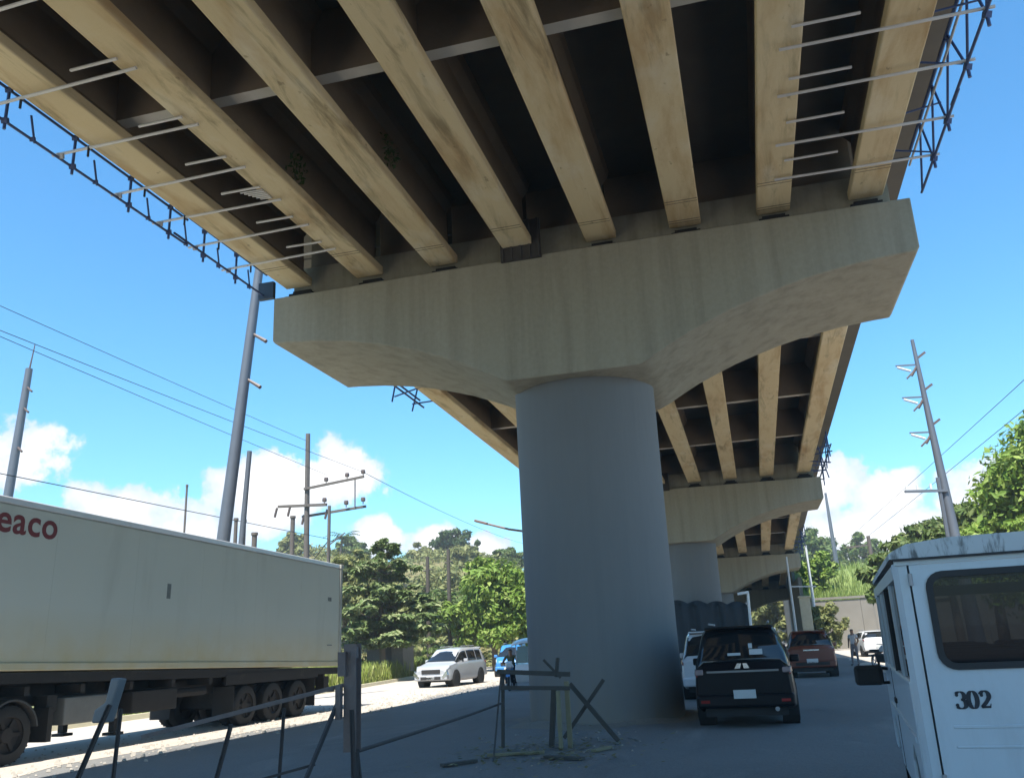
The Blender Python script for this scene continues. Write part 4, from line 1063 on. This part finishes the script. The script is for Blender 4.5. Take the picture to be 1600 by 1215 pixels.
o = b.build('gravel', mat('gravel_stone', (.30, .275, .24), .9, .35, 6)); struct(o, 'stuff'); o['label'] = 'loose gravel along the road edge and before the column'
b = MB(); rl = random.Random(4)
for k in range(700):
    x, y = rl.gauss(-3.5, .75), rl.gauss(14.6, 1.1); a = rl.uniform(0, 6.28); q = rl.uniform(.02, .07); z = .008 + rl.uniform(0, .03)
    u = Vector((math.cos(a), math.sin(a), rl.uniform(-.2, .3))) * q; w = Vector((-math.sin(a), math.cos(a), rl.uniform(-.2, .3))) * q * .45; p = Vector((x, y, z + .01))
    o_ = len(b.v); b.v += [tuple(p - u), tuple(p + w), tuple(p + u), tuple(p - w)]; b.f.append((o_, o_ + 1, o_ + 2, o_ + 3))
o = struct(b.build('leaf_litter', m_leaf('dry_leaf', (.10, .10, .04), (.16, .14, .06), (.26, .24, .14), .1), recalc=False), 'stuff'); o['label'] = 'dry leaf litter on the ground before the column'
rows = []; rk = random.Random(8)
for i in range(97):
    a = 2 * math.pi * i / 96; w1 = .30 + .22 * math.sin(3 * a + 1) + .15 * math.sin(7 * a) + rk.uniform(-.05, .05); hh = .07 + .04 * math.sin(5 * a)
    rows.append([(-3.47 + math.cos(a) * q, 20.5 + math.sin(a) * q, z_) for q, z_ in ((1.66, hh), (1.78 + w1 * .3, hh * .7), (1.85 + w1 * .8, .02), (2.0 + w1, .003))])
rows[-1] = rows[0]
b = MB(); b.grid(rows); struct(b.build('dirt_skirt', m_ground('loose_dirt', (.17, .16, .14), (.23, .215, .185), (.10, .095, .085), (.28, .26, .22), 1.5, 1.0), smooth=70))
# tarpaulin enclosure before the second pier
TP = thing('tarpaulin_enclosure', 'dark tarpaulin enclosure with scalloped top before the second pier', 'tarpaulin', (-2.35, 47.6, 0)); n = 60; rows = []
for zz in range(9):
    row = []
    for i in range(n + 1):
        u = i / n; x = -1.95 + 3.9 * u; top = 3.42 - .30 * u + .16 * abs(math.sin(u * math.pi * 4)) - .05
        row.append((x, -1.1 + .08 * math.sin(u * 40 + zz * .2) + .05 * math.sin(u * 23), top * zz / 8))
    rows.append(row)
b = MB(); b.grid(rows); b.build('front_sheet', MTARP, TP, smooth=60, solid=.01)
for sx in (-1, 1):
    b = MB(); b.grid([[(sx * 1.95 + .05 * math.sin(j * 1.7), -1.1 + 2.2 * j / 10, (3.3 if sx < 0 else 3.0) * k / 4) for j in range(11)] for k in range(5)]); b.build('side_sheet', MTARP, TP, smooth=60, solid=.01)
    for y in (-1, 1.0):
        b = MB(); b.tube((sx * 1.9, y, 0), (sx * 1.9, y, 3.2), .04); b.build('post', MSTEEL, TP, smooth=40)
b = MB(); b.grid([[(-1.95 + 3.9 * i / 10, -1.1 + 2.2 * j / 4, 3.28 - .3 * i / 10 - .12 * math.sin(j / 4 * math.pi)) for i in range(11)] for j in range(5)]); b.build('top_sheet', MTARP, TP, smooth=60, solid=.01)
SL = thing('site_light', 'thin white site light on a pole above the black SUV', 'lamp', (-0.35, 41.2, 0))
b = MB(); b.tube((0, 0, 0), (.08, 0, 3.4), .06); b.build('pole', MWHP, SL, smooth=40)
b = MB(); b.box((-.12, 0, 3.42), (.5, .22, .12), ry=-.1); b.build('lamp_head', MWHP, SL, bevel=.02)

# ================================================================== POLES AND WIRES
MINS = mat('insulator', (.10, .07, .06), .4, .3); MINSP = mat('insulator_pale', (.60, .62, .64), .4, .1)
t = thing('steel_pole', 'tall tapering grey steel pole rising behind the container', 'utility pole', (-18.9, 28, 0))
b = MB(); b.path([(0, 0, 0), (.6, 0, 6), (1.6, 0, 16), (2.0, 0, 20)], .31, 16, .10); b.build('shaft', MPOLE, t, smooth=40)
b = MB(); b.path([(.75, .35, 0), (1.12, .35, 5.9), (1.30, .35, 9.1)], .12, 10, .09); b.build('stub_post', MPOLE, t, smooth=40)
for z in (13.55, 11.75):
    b = MB(); x = z * .1; b.path([(x, 0, z + .15), (x + .75, -.1, z - .35)], .05, 6, .08); b.build('insulator_arm', MINS, t, smooth=40)
t = thing('steel_pole', 'dark pole at the far left edge with a thin spike on top', 'utility pole', (-46.0, 45, 0))
b = MB(); b.path([(0, 0, 0), (.9, 0, 14), (1.3, 0, 20.8)], .34, 12, .22); b.build('shaft', MWPOLE if False else MPOLE, t, smooth=40)
b = MB(); b.tube((1.3, 0, 20.6), (1.55, 0, 22.5), .06, .03); b.build('spike', MINS, t, smooth=40)
for z in (19.6, 18.2, 15.6):
    b = MB(); b.tube((z * .062, 0, z), (z * .062 + .7, -.2, z - .5), .07); b.build('insulator_arm', MINS, t, smooth=40)
t = thing('wooden_pole', 'dark wooden power pole with two cross arms left of the column', 'utility pole', (-26.7, 50, 0))
b = MB(); b.tube((0, 0, 0), (-.1, 0, 15.5), .21, .15, 12); b.build('shaft', MWPOLE, t, smooth=40)
b = MB(); b.bar((-.2, -.2, 11.85), (3.95, -.2, 12.27), .14, .14); b.build('cross_arm', MWPOLE, t)
b = MB(); b.bar((-2.0, -.2, 10.88), (1.4, -.2, 10.72), .16, .16); b.build('cross_arm', MWPOLE, t)
b = MB(); b.bar((-.5, .2, 10.15), (3.9, .2, 10.45), .14, .14); b.build('cross_arm', MWPOLE, t)
b = MB(); b.bar((3.25, 0, 10.3), (3.25, 0, 12.2), .06, .06); b.build('arm_strut', MWPOLE, t)
for x, z in ((1.3, 12.35), (2.75, 12.5), (3.85, 12.6), (2.7, 10.75), (3.85, 10.85), (1.2, 11.05)):
    b = MB(); b.tube((x, -.1, z - .3), (x, -.1, z), .03); b.lathe([(-.14, .02), (-.12, .13), (0, .15), (.12, .12), (.14, .02)], (x, -.1, z), 'z', 10); b.build('insulator', MINS, t, smooth=40)
for x, y_, z in ((-2.2, -.25, 10.45), (-1.3, -.2, 10.45), (1.2, 0, 10.1), (-.45, .1, 9.9)):
    b = MB(); b.tube((x, y_, z - .25), (x + .15, y_, z + .35), .08); b.build('insulator', MINS, t, smooth=40)
t = thing('wooden_pole', 'thin wooden pole just right of the double cross arm pole', 'utility pole', (-24.25, 48, 0))
b = MB(); b.tube((0, 0, 0), (.05, 0, 10.3), .13, .10, 10); b.build('shaft', MWPOLE, t, smooth=40)
b = MB(); b.bar((0, 0, 7.9), (1.1, 0, 8.6), .06, .06); b.build('bracket', MWPOLE, t)
b = MB(); b.tube((0, 0, 8.2), (-1.7, 0, 6.3), .03); b.build('guy_wire', MWIRE, t)
pl = 'posts showing above the container'
for x, y, z, rr, lab in ((-22.95, 36, 7.85, .10, 'left post of the close pair showing above the container'), (-22.5, 36, 7.75, .09, 'right post of the close pair showing above the container'), (-21.95, 36, 7.1, .14, 'short stout post showing above the container right of the pair'), (-25.0, 45, 9.25, .15, 'lone dark post just left of the wooden power pole'), (-31.4, 44, 11.5, .07, 'very thin post above the container left of the steel pole')):
    o_ = thing('timber_post', lab, 'post', (x, y, 0), 0, pl); b = MB(); b.tube((0, 0, 0), (.03, 0, z), rr, rr * .85, 9); b.tube((.03, 0, z), (.03, 0, z + .12), rr * 1.15, rr * 1.1, 9); b.build('shaft', MWPOLE, o_, smooth=40)
for x, y, z, lab in ((-22.45, 60, 8.1, 'bare brown pole standing among the trees, left of two'), (-21.55, 62, 8.75, 'bare brown pole standing among the trees, right of two')):
    o_ = thing('wooden_pole', lab, 'utility pole', (x, y, 0), 0, 'bare poles among the trees'); b = MB(); b.tube((0, 0, 0), (.02, 0, z), .17, .13, 10); b.build('shaft', mat('brown_pole', (.07, .06, .05), .9, .35), o_, smooth=40)
    b = MB(); b.tube((-.3, 0, z - 1), (.3, 0, z - .9), .05); b.build('bracket', MWPOLE, o_)
t = thing('street_lamp', 'street lamp whose arm reaches out from behind the column', 'street lamp', (-9.35, 42, 0))
b = MB(); b.tube((0, 0, 0), (0, 0, 6.8), .11, .07, 12); b.build('shaft', MPOLE, t, smooth=40)
b = MB(); b.path([(0, 0, 6.75), (-.8, 0, 6.95), (-2.0, 0, 7.2), (-3.1, 0, 7.55)], .06, 8, .05); b.build('arm', mat('brown_arm', (.16, .10, .08), .6, .2), t, smooth=40)
b = MB(); b.box((-3.45, 0, 7.67), (.7, .24, .12), ry=.32); b.build('lamp_head', mat('brown_arm', (.16, .10, .08)), t, bevel=.03)
t = thing('steel_pole', 'tall grey steel pole with insulator brackets behind the van', 'utility pole', (8.02, 38, 0))
b = MB(); b.path([(0, 0, 0), (-.12, 0, 5), (-.34, 0, 13.2)], .33, 14, .07); b.build('shaft', MPOLE, t, smooth=40)
for z in (12.1, 10.7, 9.2):
    x = -.026 * z
    b = MB(); b.bar((x, 0, z), (x - .85, 0, z + .05), .05, .06); b.build('bracket_arm', MPOLE, t)
    b = MB(); b.tube((x - .80, 0, z - .02), (x - .30, 0, z - .25), .05); b.build('insulator', MINSP, t, smooth=40)
    b = MB(); b.tube((x - .30, 0, z - .45), (x - .02, 0, z - .05), .055); b.tube((x - .50, 0, z - .55), (x - .12, 0, z - .2), .035); b.build('insulator', MINS, t, smooth=40)
    b = MB(); b.bar((x, 0, z + .25), (x + .38, 0, z + .5), .07, .09); b.build('bracket_arm', MINS, t)
b = MB(); b.bar((-.1, -.2, 6.75), (-1.7, -.2, 6.85), .1, .1); b.build('cross_arm', MPOLE, t)
for x in (-1.6, -1.2, -.7): b = MB(); b.tube((x, -.2, 6.85), (x, -.2, 7.08), .05); b.build('insulator', MINSP, t, smooth=40)
b = MB(); b.tube((-.42, -.15, 4.0), (-.38, -.15, 7.3), .08); b.build('stub_post', MPOLE, t, smooth=40)
t = thing('steel_pole', 'slender dark pole far off before the big right cloud', 'utility pole', (9.75, 110, 0))
b = MB(); b.tube((0, 0, 5), (-.1, 0, 17.4), .34, .14, 10); b.build('shaft', MPOLE, t, smooth=40)
t = thing('wooden_pole', 'distant dark pole with one short cross arm left of the van roof', 'utility pole', (9.3, 75, 0))
b = MB(); b.tube((0, 0, 0), (0, 0, 8.7), .20, .15, 10); b.build('shaft', MWPOLE, t, smooth=40)
b = MB(); b.bar((.1, 0, 8.0), (-1.75, 0, 7.9), .12, .12); b.build('cross_arm', MWPOLE, t)
t = thing('steel_pole', 'pale distant lamp post beside the far piers', 'utility pole', (5.0, 84, 0))
b = MB(); b.tube((0, 0, 0), (0, 0, 9.1), .16, .11, 10); b.build('shaft', mat('pale_pole', (.5, .52, .52), .6, .1), t, smooth=40)
t = thing('steel_pole', 'pale thin lamp post nearest the third pier', 'utility pole', (2.9, 76, 0))
b = MB(); b.tube((0, 0, 0), (0, 0, 7.6), .11, .08, 10); b.build('shaft', mat('pale_pole', (.5, .52, .52), .6, .1), t, smooth=40)
b = MB(); b.bar((0, 0, 5.2), (2.0, 0, 5.1), .10, .10); b.build('arm', mat('pale_pole', (.5, .52, .52)), t)
def wire(label, a, c, sag, rr, grp):
    a, c = Vector(a), Vector(c); b = MB(a)
    rr *= .62; b.path([a + (c - a) * (i / 14) - Vector((0, 0, sag * 4 * (i / 14) * (1 - i / 14))) for i in range(15)], rr, 4)
    o = b.build('power_line', MWIRE); o.location = a; tag(o, label, 'wire', grp)
g_ = 'wires along the left road'
wire('uppermost thin power line crossing the sky at left', (-27.2, -30, 16.6), (-26.8, 50, 15.0), .3, .022, g_)
wire('middle thin power line crossing the sky at left', (-26.7, -30, 16.2), (-25.4, 50, 12.65), .3, .022, g_)
wire('lowest of the three thin power lines at left', (-26.0, -30, 14.2), (-23.0, 50, 12.65), .3, .022, g_)
wire('low cable running just above the container roof', (-21.6, -30, 6.9), (-24.2, 48, 8.3), .0, .03, g_)
wire('power line leaving the cross arm towards the hill', (-22.9, 50, 12.6), (-33, 150, 17.5), 1.0, .03, g_)
wire('upper power line crossing the sky at the right edge', (10, -20, 9.3), (9.72, 110, 10.6), .2, .02, 'wires along the right road')
wire('lower power line crossing the sky at the right edge', (10, -20, 8.6), (9.72, 110, 9.4), .2, .02, 'wires along the right road')

# ================================================================== FAR WALL, HUT
WALL = thing('retaining_wall', 'dusty grey retaining wall below the grassy bank at right', 'wall', (4.0, 85, 0))
MWALL = mat('dusty_wall', (.185, .17, .145), .9, .2, .6, 0, .2, 0, (.22, .2, .18), .06)
for i in range(7):
    b = MB(); b.box((2.5 + 5.0 * i, 0, 2.1 + (.06 if i % 2 else 0)), (4.985, .4, 4.2)); b.build('panel', MWALL, WALL, bevel=.02)
b = MB(); b.box((17.5, 0, 4.38), (35.2, .6, .2)); b.build('coping', MWALL, WALL)
for i in range(12):
    b = MB(); b.box((.15, .25 + 6 + 12 * i, 3.2 + min(i, 5) * .8), (.3, 11.98, 6.4 + min(i, 5) * 1.6)); b.build('panel', MWALL, WALL)
o = thing('gate_post', 'pale yellowish concrete post before the dusty wall', 'post', (3.75, 74, 0)); b = MB(); b.box((0, 0, 2.1), (.8, .5, 4.2)); b.box((0, 0, 4.26), (.95, .65, .14)); b.build('shaft', mat('yellow_plaster', (.42, .37, .26), .85, .2), o, bevel=.03)
HUT = thing('roadside_hut', 'small roadside hut with pale sheet roof under the layered tree', 'hut', (-22.4, 53, .4))
b = MB(); b.box((0, 0, 1.0), (2.4, 1.8, 1.9)); b.build('wall', mat('hut_board', (.16, .15, .13), .85, .3), HUT)
b = MB(); b.box((.1, -.92, .95), (.7, .05, 1.6)); b.build('door', MWOOD, HUT)
for k in range(7):
    b = MB(); b.box((-1.35 + .45 * k, -.1, 2.16 + .012 * (k % 2)), (.46, 2.7, .035), rx=.16); b.build('roof_sheet', mat('pale_tin', (.52, .52, .52), .5, .15, 2, .2), HUT)

# ================================================================== VEGETATION
ML1 = m_leaf('leaf_bright', (.10, .19, .022), (.19, .28, .045), (.30, .36, .09))
ML2 = m_leaf('leaf_mid', (.055, .105, .02), (.11, .16, .04), (.19, .22, .08))
ML3 = m_leaf('leaf_dark', (.03, .065, .018), (.055, .10, .028), (.09, .13, .045))
ML4 = m_leaf('leaf_olive', (.13, .155, .045), (.20, .215, .075), (.30, .29, .12))
def leaves(b, r, c, rad, n, s, flat=0.0):
    c = Vector(c)
    for k in range(n):
        d = Vector((r.gauss(0, 1), r.gauss(0, 1), r.gauss(0, 1))).normalized()
        q = r.random() ** .38
        p = c + Vector((d.x * rad[0], d.y * rad[1], d.z * rad[2])) * q
        nn = (d + Vector((r.uniform(-.8, .8), r.uniform(-.8, .8), r.uniform(-.2, 1.1)))).normalized()
        if flat: nn = (nn * (1 - flat) + Vector((0, 0, flat))).normalized()
        u = nn.orthogonal().normalized(); a = r.uniform(0, 6.28); u2 = u * math.cos(a) + nn.cross(u) * math.sin(a); w = nn.cross(u2)
        l = s * r.uniform(.4, 1.6); k2 = l * r.uniform(.3, .5)
        b.v += [tuple(p - u2 * l), tuple(p + w * k2 - u2 * .1 * l), tuple(p + u2 * l + nn * (-.15 * l)), tuple(p - w * k2 - u2 * .1 * l)]
        o = len(b.v); b.f.append((o - 4, o - 3, o - 2, o - 1))
def tree(name, label, loc, h, tr, clumps, n, s, m, seed, group=None, flat=0.0, cat='tree', sub=4):
    r = random.Random(seed); t = thing(name, label, cat, loc, 0, group)
    b = MB(); top = Vector((r.uniform(-.2, .2), r.uniform(-.2, .2), h))
    b.path([(0, 0, -.2), (top.x * .3, top.y * .3, h * .35), (top.x * .7, top.y * .7, h * .7), tuple(top)], tr, 9, tr * .45)
    b.build('trunk', MTRUNK, t, smooth=50)
    vol = [c[3] * c[4] * c[5] for c in clumps]; tot = sum(v ** .7 for v in vol); lb = MB()
    for c, v in zip(clumps, vol):
        ce = Vector(c[:3])
        b = MB(); st = Vector((top.x * .7, top.y * .7, max(h * .3, min(h * .95, ce.z - c[5] * .7)))); mid = (st + ce) / 2 + Vector((0, 0, -.12 * (ce - st).length))
        b.path([tuple(st), tuple(mid), tuple(ce)], tr * .42, 6, tr * .12); b.build('limb', MTRUNK, t, smooth=50)
        k = int(1.7 * n * v ** .7 / tot)
        nn = max(5, int(k / 80))
        for q in range(nn):                        # every limb carries many small sprays of leaves
            d = Vector((r.gauss(0, 1), r.gauss(0, 1), r.gauss(0, 1))).normalized() * (r.random() ** .45)
            cc = ce + Vector((d.x * c[3], d.y * c[4], d.z * c[5])); f = r.uniform(.22, .42)
            leaves(lb, r, cc, (c[3] * f, c[4] * f, max(c[5] * f, .12)), int(k / nn), s * 1.15, flat)
    lb.build('crown', m, t, recalc=False)
    return t
# layered tree beyond the container
tiers = []
r = random.Random(5)
for z, w in ((2.6, 2.6), (3.5, 2.4), (4.4, 2.5), (5.3, 2.0), (6.2, 1.7), (7.1, 1.2), (7.9, .7)):
    for k in range(6):
        a = k * 1.05 + r.uniform(-.4, .4); d = w * r.uniform(.3, .85)
        tiers.append((d * math.cos(a), d * math.sin(a), z + r.uniform(-.5, .4) - .12 * d, w * r.uniform(.45, .7), w * r.uniform(.45, .7), r.uniform(.2, .38)))
tree('almond_tree', 'dark green tree with flat layered branches beside the container end', (-21.6, 50, .2), 7.9, .2, tiers, 13000, .19, m_leaf('leaf_almond', (.085, .14, .035), (.16, .215, .075), (.36, .38, .20)), 31, None, .5)
tree('leafy_tree', 'bright green bushy tree against the left edge of the column', (-18.2, 62, .2), 5.0, .25, [(0, 0, 5.3, 2.6, 2.4, 2.3), (-1.8, -.6, 3.9, 1.8, 1.6, 1.6), (1.9, 0, 4.2, 2.2, 2, 2.0), (.2, -1, 2.6, 2.6, 1.6, 1.4), (3.2, 0, 3.2, 2, 2, 1.8), (-.8, 0, 6.9, 1.3, 1.3, .9)], 12000, .19, ML1, 32)
tree('leafy_tree', 'pale olive bushy tree right above the container corner', (-27.5, 57, .2), 6.0, .25, [(0, 0, 6.0, 2.8, 2.4, 2.0), (2.4, 0, 5.0, 2.2, 2.0, 1.8), (-2.6, 0, 5.2, 2.2, 2.0, 1.7), (1.0, 0, 7.4, 1.6, 1.5, .9), (3.6, -.5, 3.6, 2, 1.6, 1.6)], 9000, .18, ML4, 33)
tree('leafy_tree', 'mid green tree behind the two bare poles', (-23.6, 70, .2), 4.5, .22, [(0, 0, 4.6, 2.8, 2.2, 1.6), (2.4, 0, 3.5, 2.2, 2.0, 1.6), (-2.4, 0, 3.9, 2.2, 2.0, 1.5)], 7000, .2, ML2, 34)
tree('leafy_tree', 'green tree farther along the left road behind the bright bushy tree', (-19.5, 84, .2), 5.0, .25, [(0, 0, 6.4, 3.0, 2.6, 2.0), (2.6, 0, 4.9, 2.6, 2.2, 2.0), (-2.8, 0, 4.6, 2.6, 2.2, 1.9), (.5, 0, 3.2, 3.5, 2.5, 1.5)], 7000, .25, ML1, 35)
for i, (x, y, lab, mm) in enumerate(((-29, 80, 'pale green tree in the row behind the layered tree', ML4), (-24.5, 90, 'bushy tree in the row between the two bare poles', ML1), (-33, 92, 'taller olive tree in the row below the hill crest', ML4), (-22.5, 104, 'bushy tree in the row nearest the column at the hill foot', ML2), (-38, 84, 'olive tree in the row right above the container corner', ML2))):
    tree('leafy_tree', lab, (x, y, max(.2, hl(x, y))), 4.0, .24, [(0, 0, 4.8, 3.0, 2.6, 2.2), (2.4, 0, 3.4, 2.4, 2.2, 2.0), (-2.5, 0, 3.5, 2.4, 2.2, 2.0), (0, -.5, 2.0, 3.6, 2.0, 1.6)], 6000, .24, mm, 140 + i, 'row of trees at the hill foot')
hgrp = 'trees on the left hill'
def ridge(x, y): return hl(x, y)
for i, (x, y, sc, lab, mm) in enumerate(((-43.5, 128, 1.5, 'dark round tree on the hill crest behind the right bare pole', ML3), (-49, 128, 1.0, 'small tree on the hill crest left of the dark round tree', ML4), (-56, 118, 1.1, 'scrubby tree on the hill above the layered tree', ML2), (-37, 112, .9, 'scrubby tree low on the hill between pole and column', ML4), (-33, 120, 1.0, 'tree on the hill just left of the column edge', ML2), (-62, 112, 1.0, 'scrubby tree on the hill crest by the palms', ML4), (-50, 96, .9, 'pale scrubby tree on the hill slope behind the layered tree', ML4), (-42, 92, .9, 'pale scrubby tree low on the hill slope', ML4))):
    tree('hill_tree', lab, (x, y, ridge(x, y) - .2), 1.6 * sc, .14 * sc, [(0, 0, 2.0 * sc, 1.7 * sc, 1.7 * sc, 1.2 * sc), (1.3 * sc, 0, 1.2 * sc, 1.4 * sc, 1.3 * sc, 1.0 * sc), (-1.3 * sc, 0, 1.2 * sc, 1.4 * sc, 1.2 * sc, 1.0 * sc), (0, -.4, .7 * sc, 1.9 * sc, 1.2, .7 * sc)], 3000, .3, mm, 50 + i, hgrp)
def palm(label, loc, h, seed):
    r = random.Random(seed); t = thing('palm_tree', label, 'palm tree', loc, 0, 'palms on the hill')
    b = MB(); b.path([(0, 0, 0), (.2, 0, h * .5), (.5, 0, h)], .17, 8, .11); b.build('trunk', MTRUNK, t, smooth=50)
    lb = MB()
    for k in range(13):
        a = k * 2.4 + r.uniform(-.2, .2); el = r.uniform(.1, 1.0); L_ = r.uniform(1.9, 2.6)
        for i in range(9):
            f = i / 8; p = Vector((.5 + math.cos(a) * L_ * f, math.sin(a) * L_ * f, h + math.sin(el) * L_ * f - 1.3 * f * f))
            for sg in (-1, 1):
                w = Vector((-math.sin(a) * sg, math.cos(a) * sg, -.5)) * (.55 * (1 - .6 * f)); q = Vector((math.cos(a), math.sin(a), -.2)) * .16
                o = len(lb.v); lb.v += [tuple(p - q), tuple(p + q), tuple(p + w + q)]; lb.f.append((o, o + 1, o + 2))
    lb.build('crown', ML3, t, recalc=False)
palm('taller palm on the hill crest right of the power pole', (-51.5, 105, hl(-51.5, 105) - .2), 4.6, 1)
palm('shorter palm on the hill crest next to the taller palm', (-48.0, 105, hl(-48, 105) - .2), 3.6, 2)
palm('lone palm on the hill crest above the layered tree', (-43.5, 104, hl(-43.5, 104) - .2), 3.6, 3)
# right side
tree('broad_tree', 'big bright broadleaf tree above the van at the right edge', (14.5, 43, 0), 7.5, .4, [(0, 0, 8.4, 3.4, 3.2, 2.2), (-2.3, 0, 7.2, 2.2, 2.2, 1.7), (3.0, 0, 7.5, 3.4, 3, 2.4), (-.6, -1, 5.6, 3.4, 2.2, 1.9), (-3.3, -.5, 5.0, 2.0, 1.8, 1.3), (2.4, 0, 9.8, 2.6, 2.6, 1.6), (-1, -.5, 3.6, 4.2, 2, 1.8)], 34000, .15, ML1, 41)
tree('broad_tree', 'darker tree between the steel pole and the big bright tree', (11.3, 48, 0), 5.5, .3, [(0, 0, 6.2, 2.0, 2, 1.2), (1.8, 0, 7.2, 1.8, 1.8, 1.2), (-1.2, 0, 5.2, 1.9, 1.9, 1.1)], 7000, .2, ML2, 42)
tree('umbrella_tree', 'spreading dark tree sloping down left behind the van roof', (12.0, 61, 0), 6.0, .3, [(0, 0, 7.3, 2.4, 2.2, .9), (-2.2, 0, 6.3, 2.0, 2, .9), (-3.7, 0, 5.2, 1.5, 1.6, .9), (2.4, 0, 7.2, 2.2, 2, 1.2), (-1.8, 0, 4.8, 2.6, 2, 1.2), (-3.9, 0, 3.9, 1.2, 1.4, 1.1)], 9000, .22, ML2, 43)
fg = 'far trees at the end of the flyover'
for i, (x, y, sc, z, lab, mm) in enumerate(((9.0, 150, 2.2, 6.5, 'dark far tree right of the third pier tip', ML2), (5.0, 155, 2.6, 5.5, 'tallest far tree beside the third pier tip', ML2), (13.5, 160, 1.8, 7, 'small dark far tree at the foot of the slender pole', ML3), (5.5, 81, .75, 0, 'dusty green tree before the left end of the wall', ML4), (1.5, 140, 1.9, 0, 'green tree just right of the farthest pier', ML4), (18, 150, 1.6, 8, 'far tree on the bank left of the distant wooden pole', ML2), (-1.0, 150, 2.4, 0, 'far tree closing the view under the flyover', ML4), (-9, 155, 2.4, 0, 'far tree deep under the flyover behind the piers', ML4), (6.2, 92, .8, 5.2, 'small shrub on the grassy bank above the wall', ML1))):
    tree('far_tree', lab, (x, y, z), 3.0 * sc, .16 * sc, [(0, 0, 3.6 * sc, 1.6 * sc, 1.6 * sc, 1.5 * sc), (1.2 * sc, 0, 2.6 * sc, 1.4 * sc, 1.3 * sc, 1.3 * sc), (-1.2 * sc, 0, 2.7 * sc, 1.4 * sc, 1.3 * sc, 1.3 * sc), (0, 0, 1.2 * sc, 1.6 * sc, 1.4 * sc, 1.0 * sc)], 3000, .16 * sc + .08, mm, 70 + i, fg)
for x, y, z, lab in ((-8.02, 14.2, 11.35, 'left green weed hanging from a girder side above the cap'), (-6.05, 14.4, 11.45, 'right green weed hanging from a girder side above the cap')):
    o = thing('hanging_weed', lab, 'weed', (x, y, z), 0, 'weeds on the girders'); rw = random.Random(int(z * 100)); b = MB()
    for k in range(90):
        f_ = rw.random(); leaves(b, rw, (rw.uniform(-.05, .12), rw.uniform(-.35, .35) * (1 - .5 * f_), -.55 * f_ + .1), (.06, .06, .06), 1, .05)
    b.build('leaf_spray', ML3, o, recalc=False)
    b = MB(); b.path([(-.06, 0, .15), (.02, .03, -.1), (.04, -.04, -.45)], .012, 5, .004); b.build('stem', MTRUNK, o)
# verge shrubs and grass
for i, (x, y, w, h_, lab, mm) in enumerate(((-20.2, 56.5, 1.6, 1.1, 'rounded green shrub on the verge above the white people carrier', ML2), (-23.2, 55.2, 1.3, 1.0, 'low green shrub on the verge beside the hut', ML1), (-24.8, 51.2, 1.2, 1.1, 'low olive shrub on the verge under the layered tree', ML4), (-21.2, 62.0, 1.5, 1.2, 'dark green shrub on the verge below the bare poles', ML3))):
    tree('shrub', lab, (x, y, .3), h_ * .8, .05, [(0, 0, h_ * .8, w, w, h_ * .75), (w * .6, 0, h_ * .6, w * .6, w * .6, h_ * .5), (-w * .6, .2, h_ * .6, w * .6, w * .6, h_ * .5)], 1600, .12, mm, 90 + i, 'shrubs on the left verge', 0, 'shrub')
r = random.Random(77); b = MB()
def blades(n, fx, fy, z, h0, h1):
    for k in range(n):
        y = fy(); x = fx(y); a = r.uniform(0, 6.28); h_ = r.uniform(h0, h1); w = .02 + .02 * h_; l = r.uniform(.1, .45) * h_
        p = Vector((x, y, z(x, y))); u = Vector((math.cos(a), math.sin(a), 0)) * w; d = Vector((-math.sin(a), math.cos(a), 0)) * l
        o = len(b.v); b.v += [tuple(p - u), tuple(p + u), tuple(p + u * .6 + d * .4 + Vector((0, 0, h_ * .65))), tuple(p - u * .6 + d * .4 + Vector((0, 0, h_ * .65))), tuple(p + d + Vector((0, 0, h_)))]
        b.f += [(o, o + 1, o + 2, o + 3), (o + 3, o + 2, o + 4)]
blades(16000, lambda y: kerb_x(y) - .35 - abs(r.gauss(0, 1)) * 2.4, lambda: r.uniform(30, 78), lambda x, y: .15, .35, 1.15)
blades(5000, lambda y: kerb_x(y) - .25 - abs(r.gauss(0, .3)), lambda: r.uniform(8, 80), lambda x, y: .08, .15, .45)
o = struct(b.build('tall_grass', m_leaf('grass_blade', (.16, .22, .035), (.25, .29, .06), (.36, .36, .14), .2), recalc=False), 'stuff'); o['label'] = 'tall yellow-green grass on the left verge'
b = MB()
blades(9000, lambda y: r.uniform(4.5, 32), lambda: 85.5 + abs(r.gauss(0, 9)), lambda x, y: hr(x, y), .4, 1.1)
o = struct(b.build('bank_grass', m_leaf('bank_blade', (.13, .20, .04), (.20, .26, .06), (.28, .32, .10), .2), recalc=False), 'stuff'); o['label'] = 'green grass covering the bank above the far wall'
b = MB(); rr = random.Random(9)
for k in range(1000):
    x, y = rr.uniform(-90, -18), rr.uniform(76, 140); s_ = rr.uniform(.5, 2.0)
    leaves(b, rr, (x, y, hl(x, y) + .3 * s_), (s_, s_, s_ * .7), 46, .26)
o = struct(b.build('hill_scrub', ML2 if False else ML4, recalc=False), 'stuff'); o['label'] = 'low olive scrub covering the left hill'
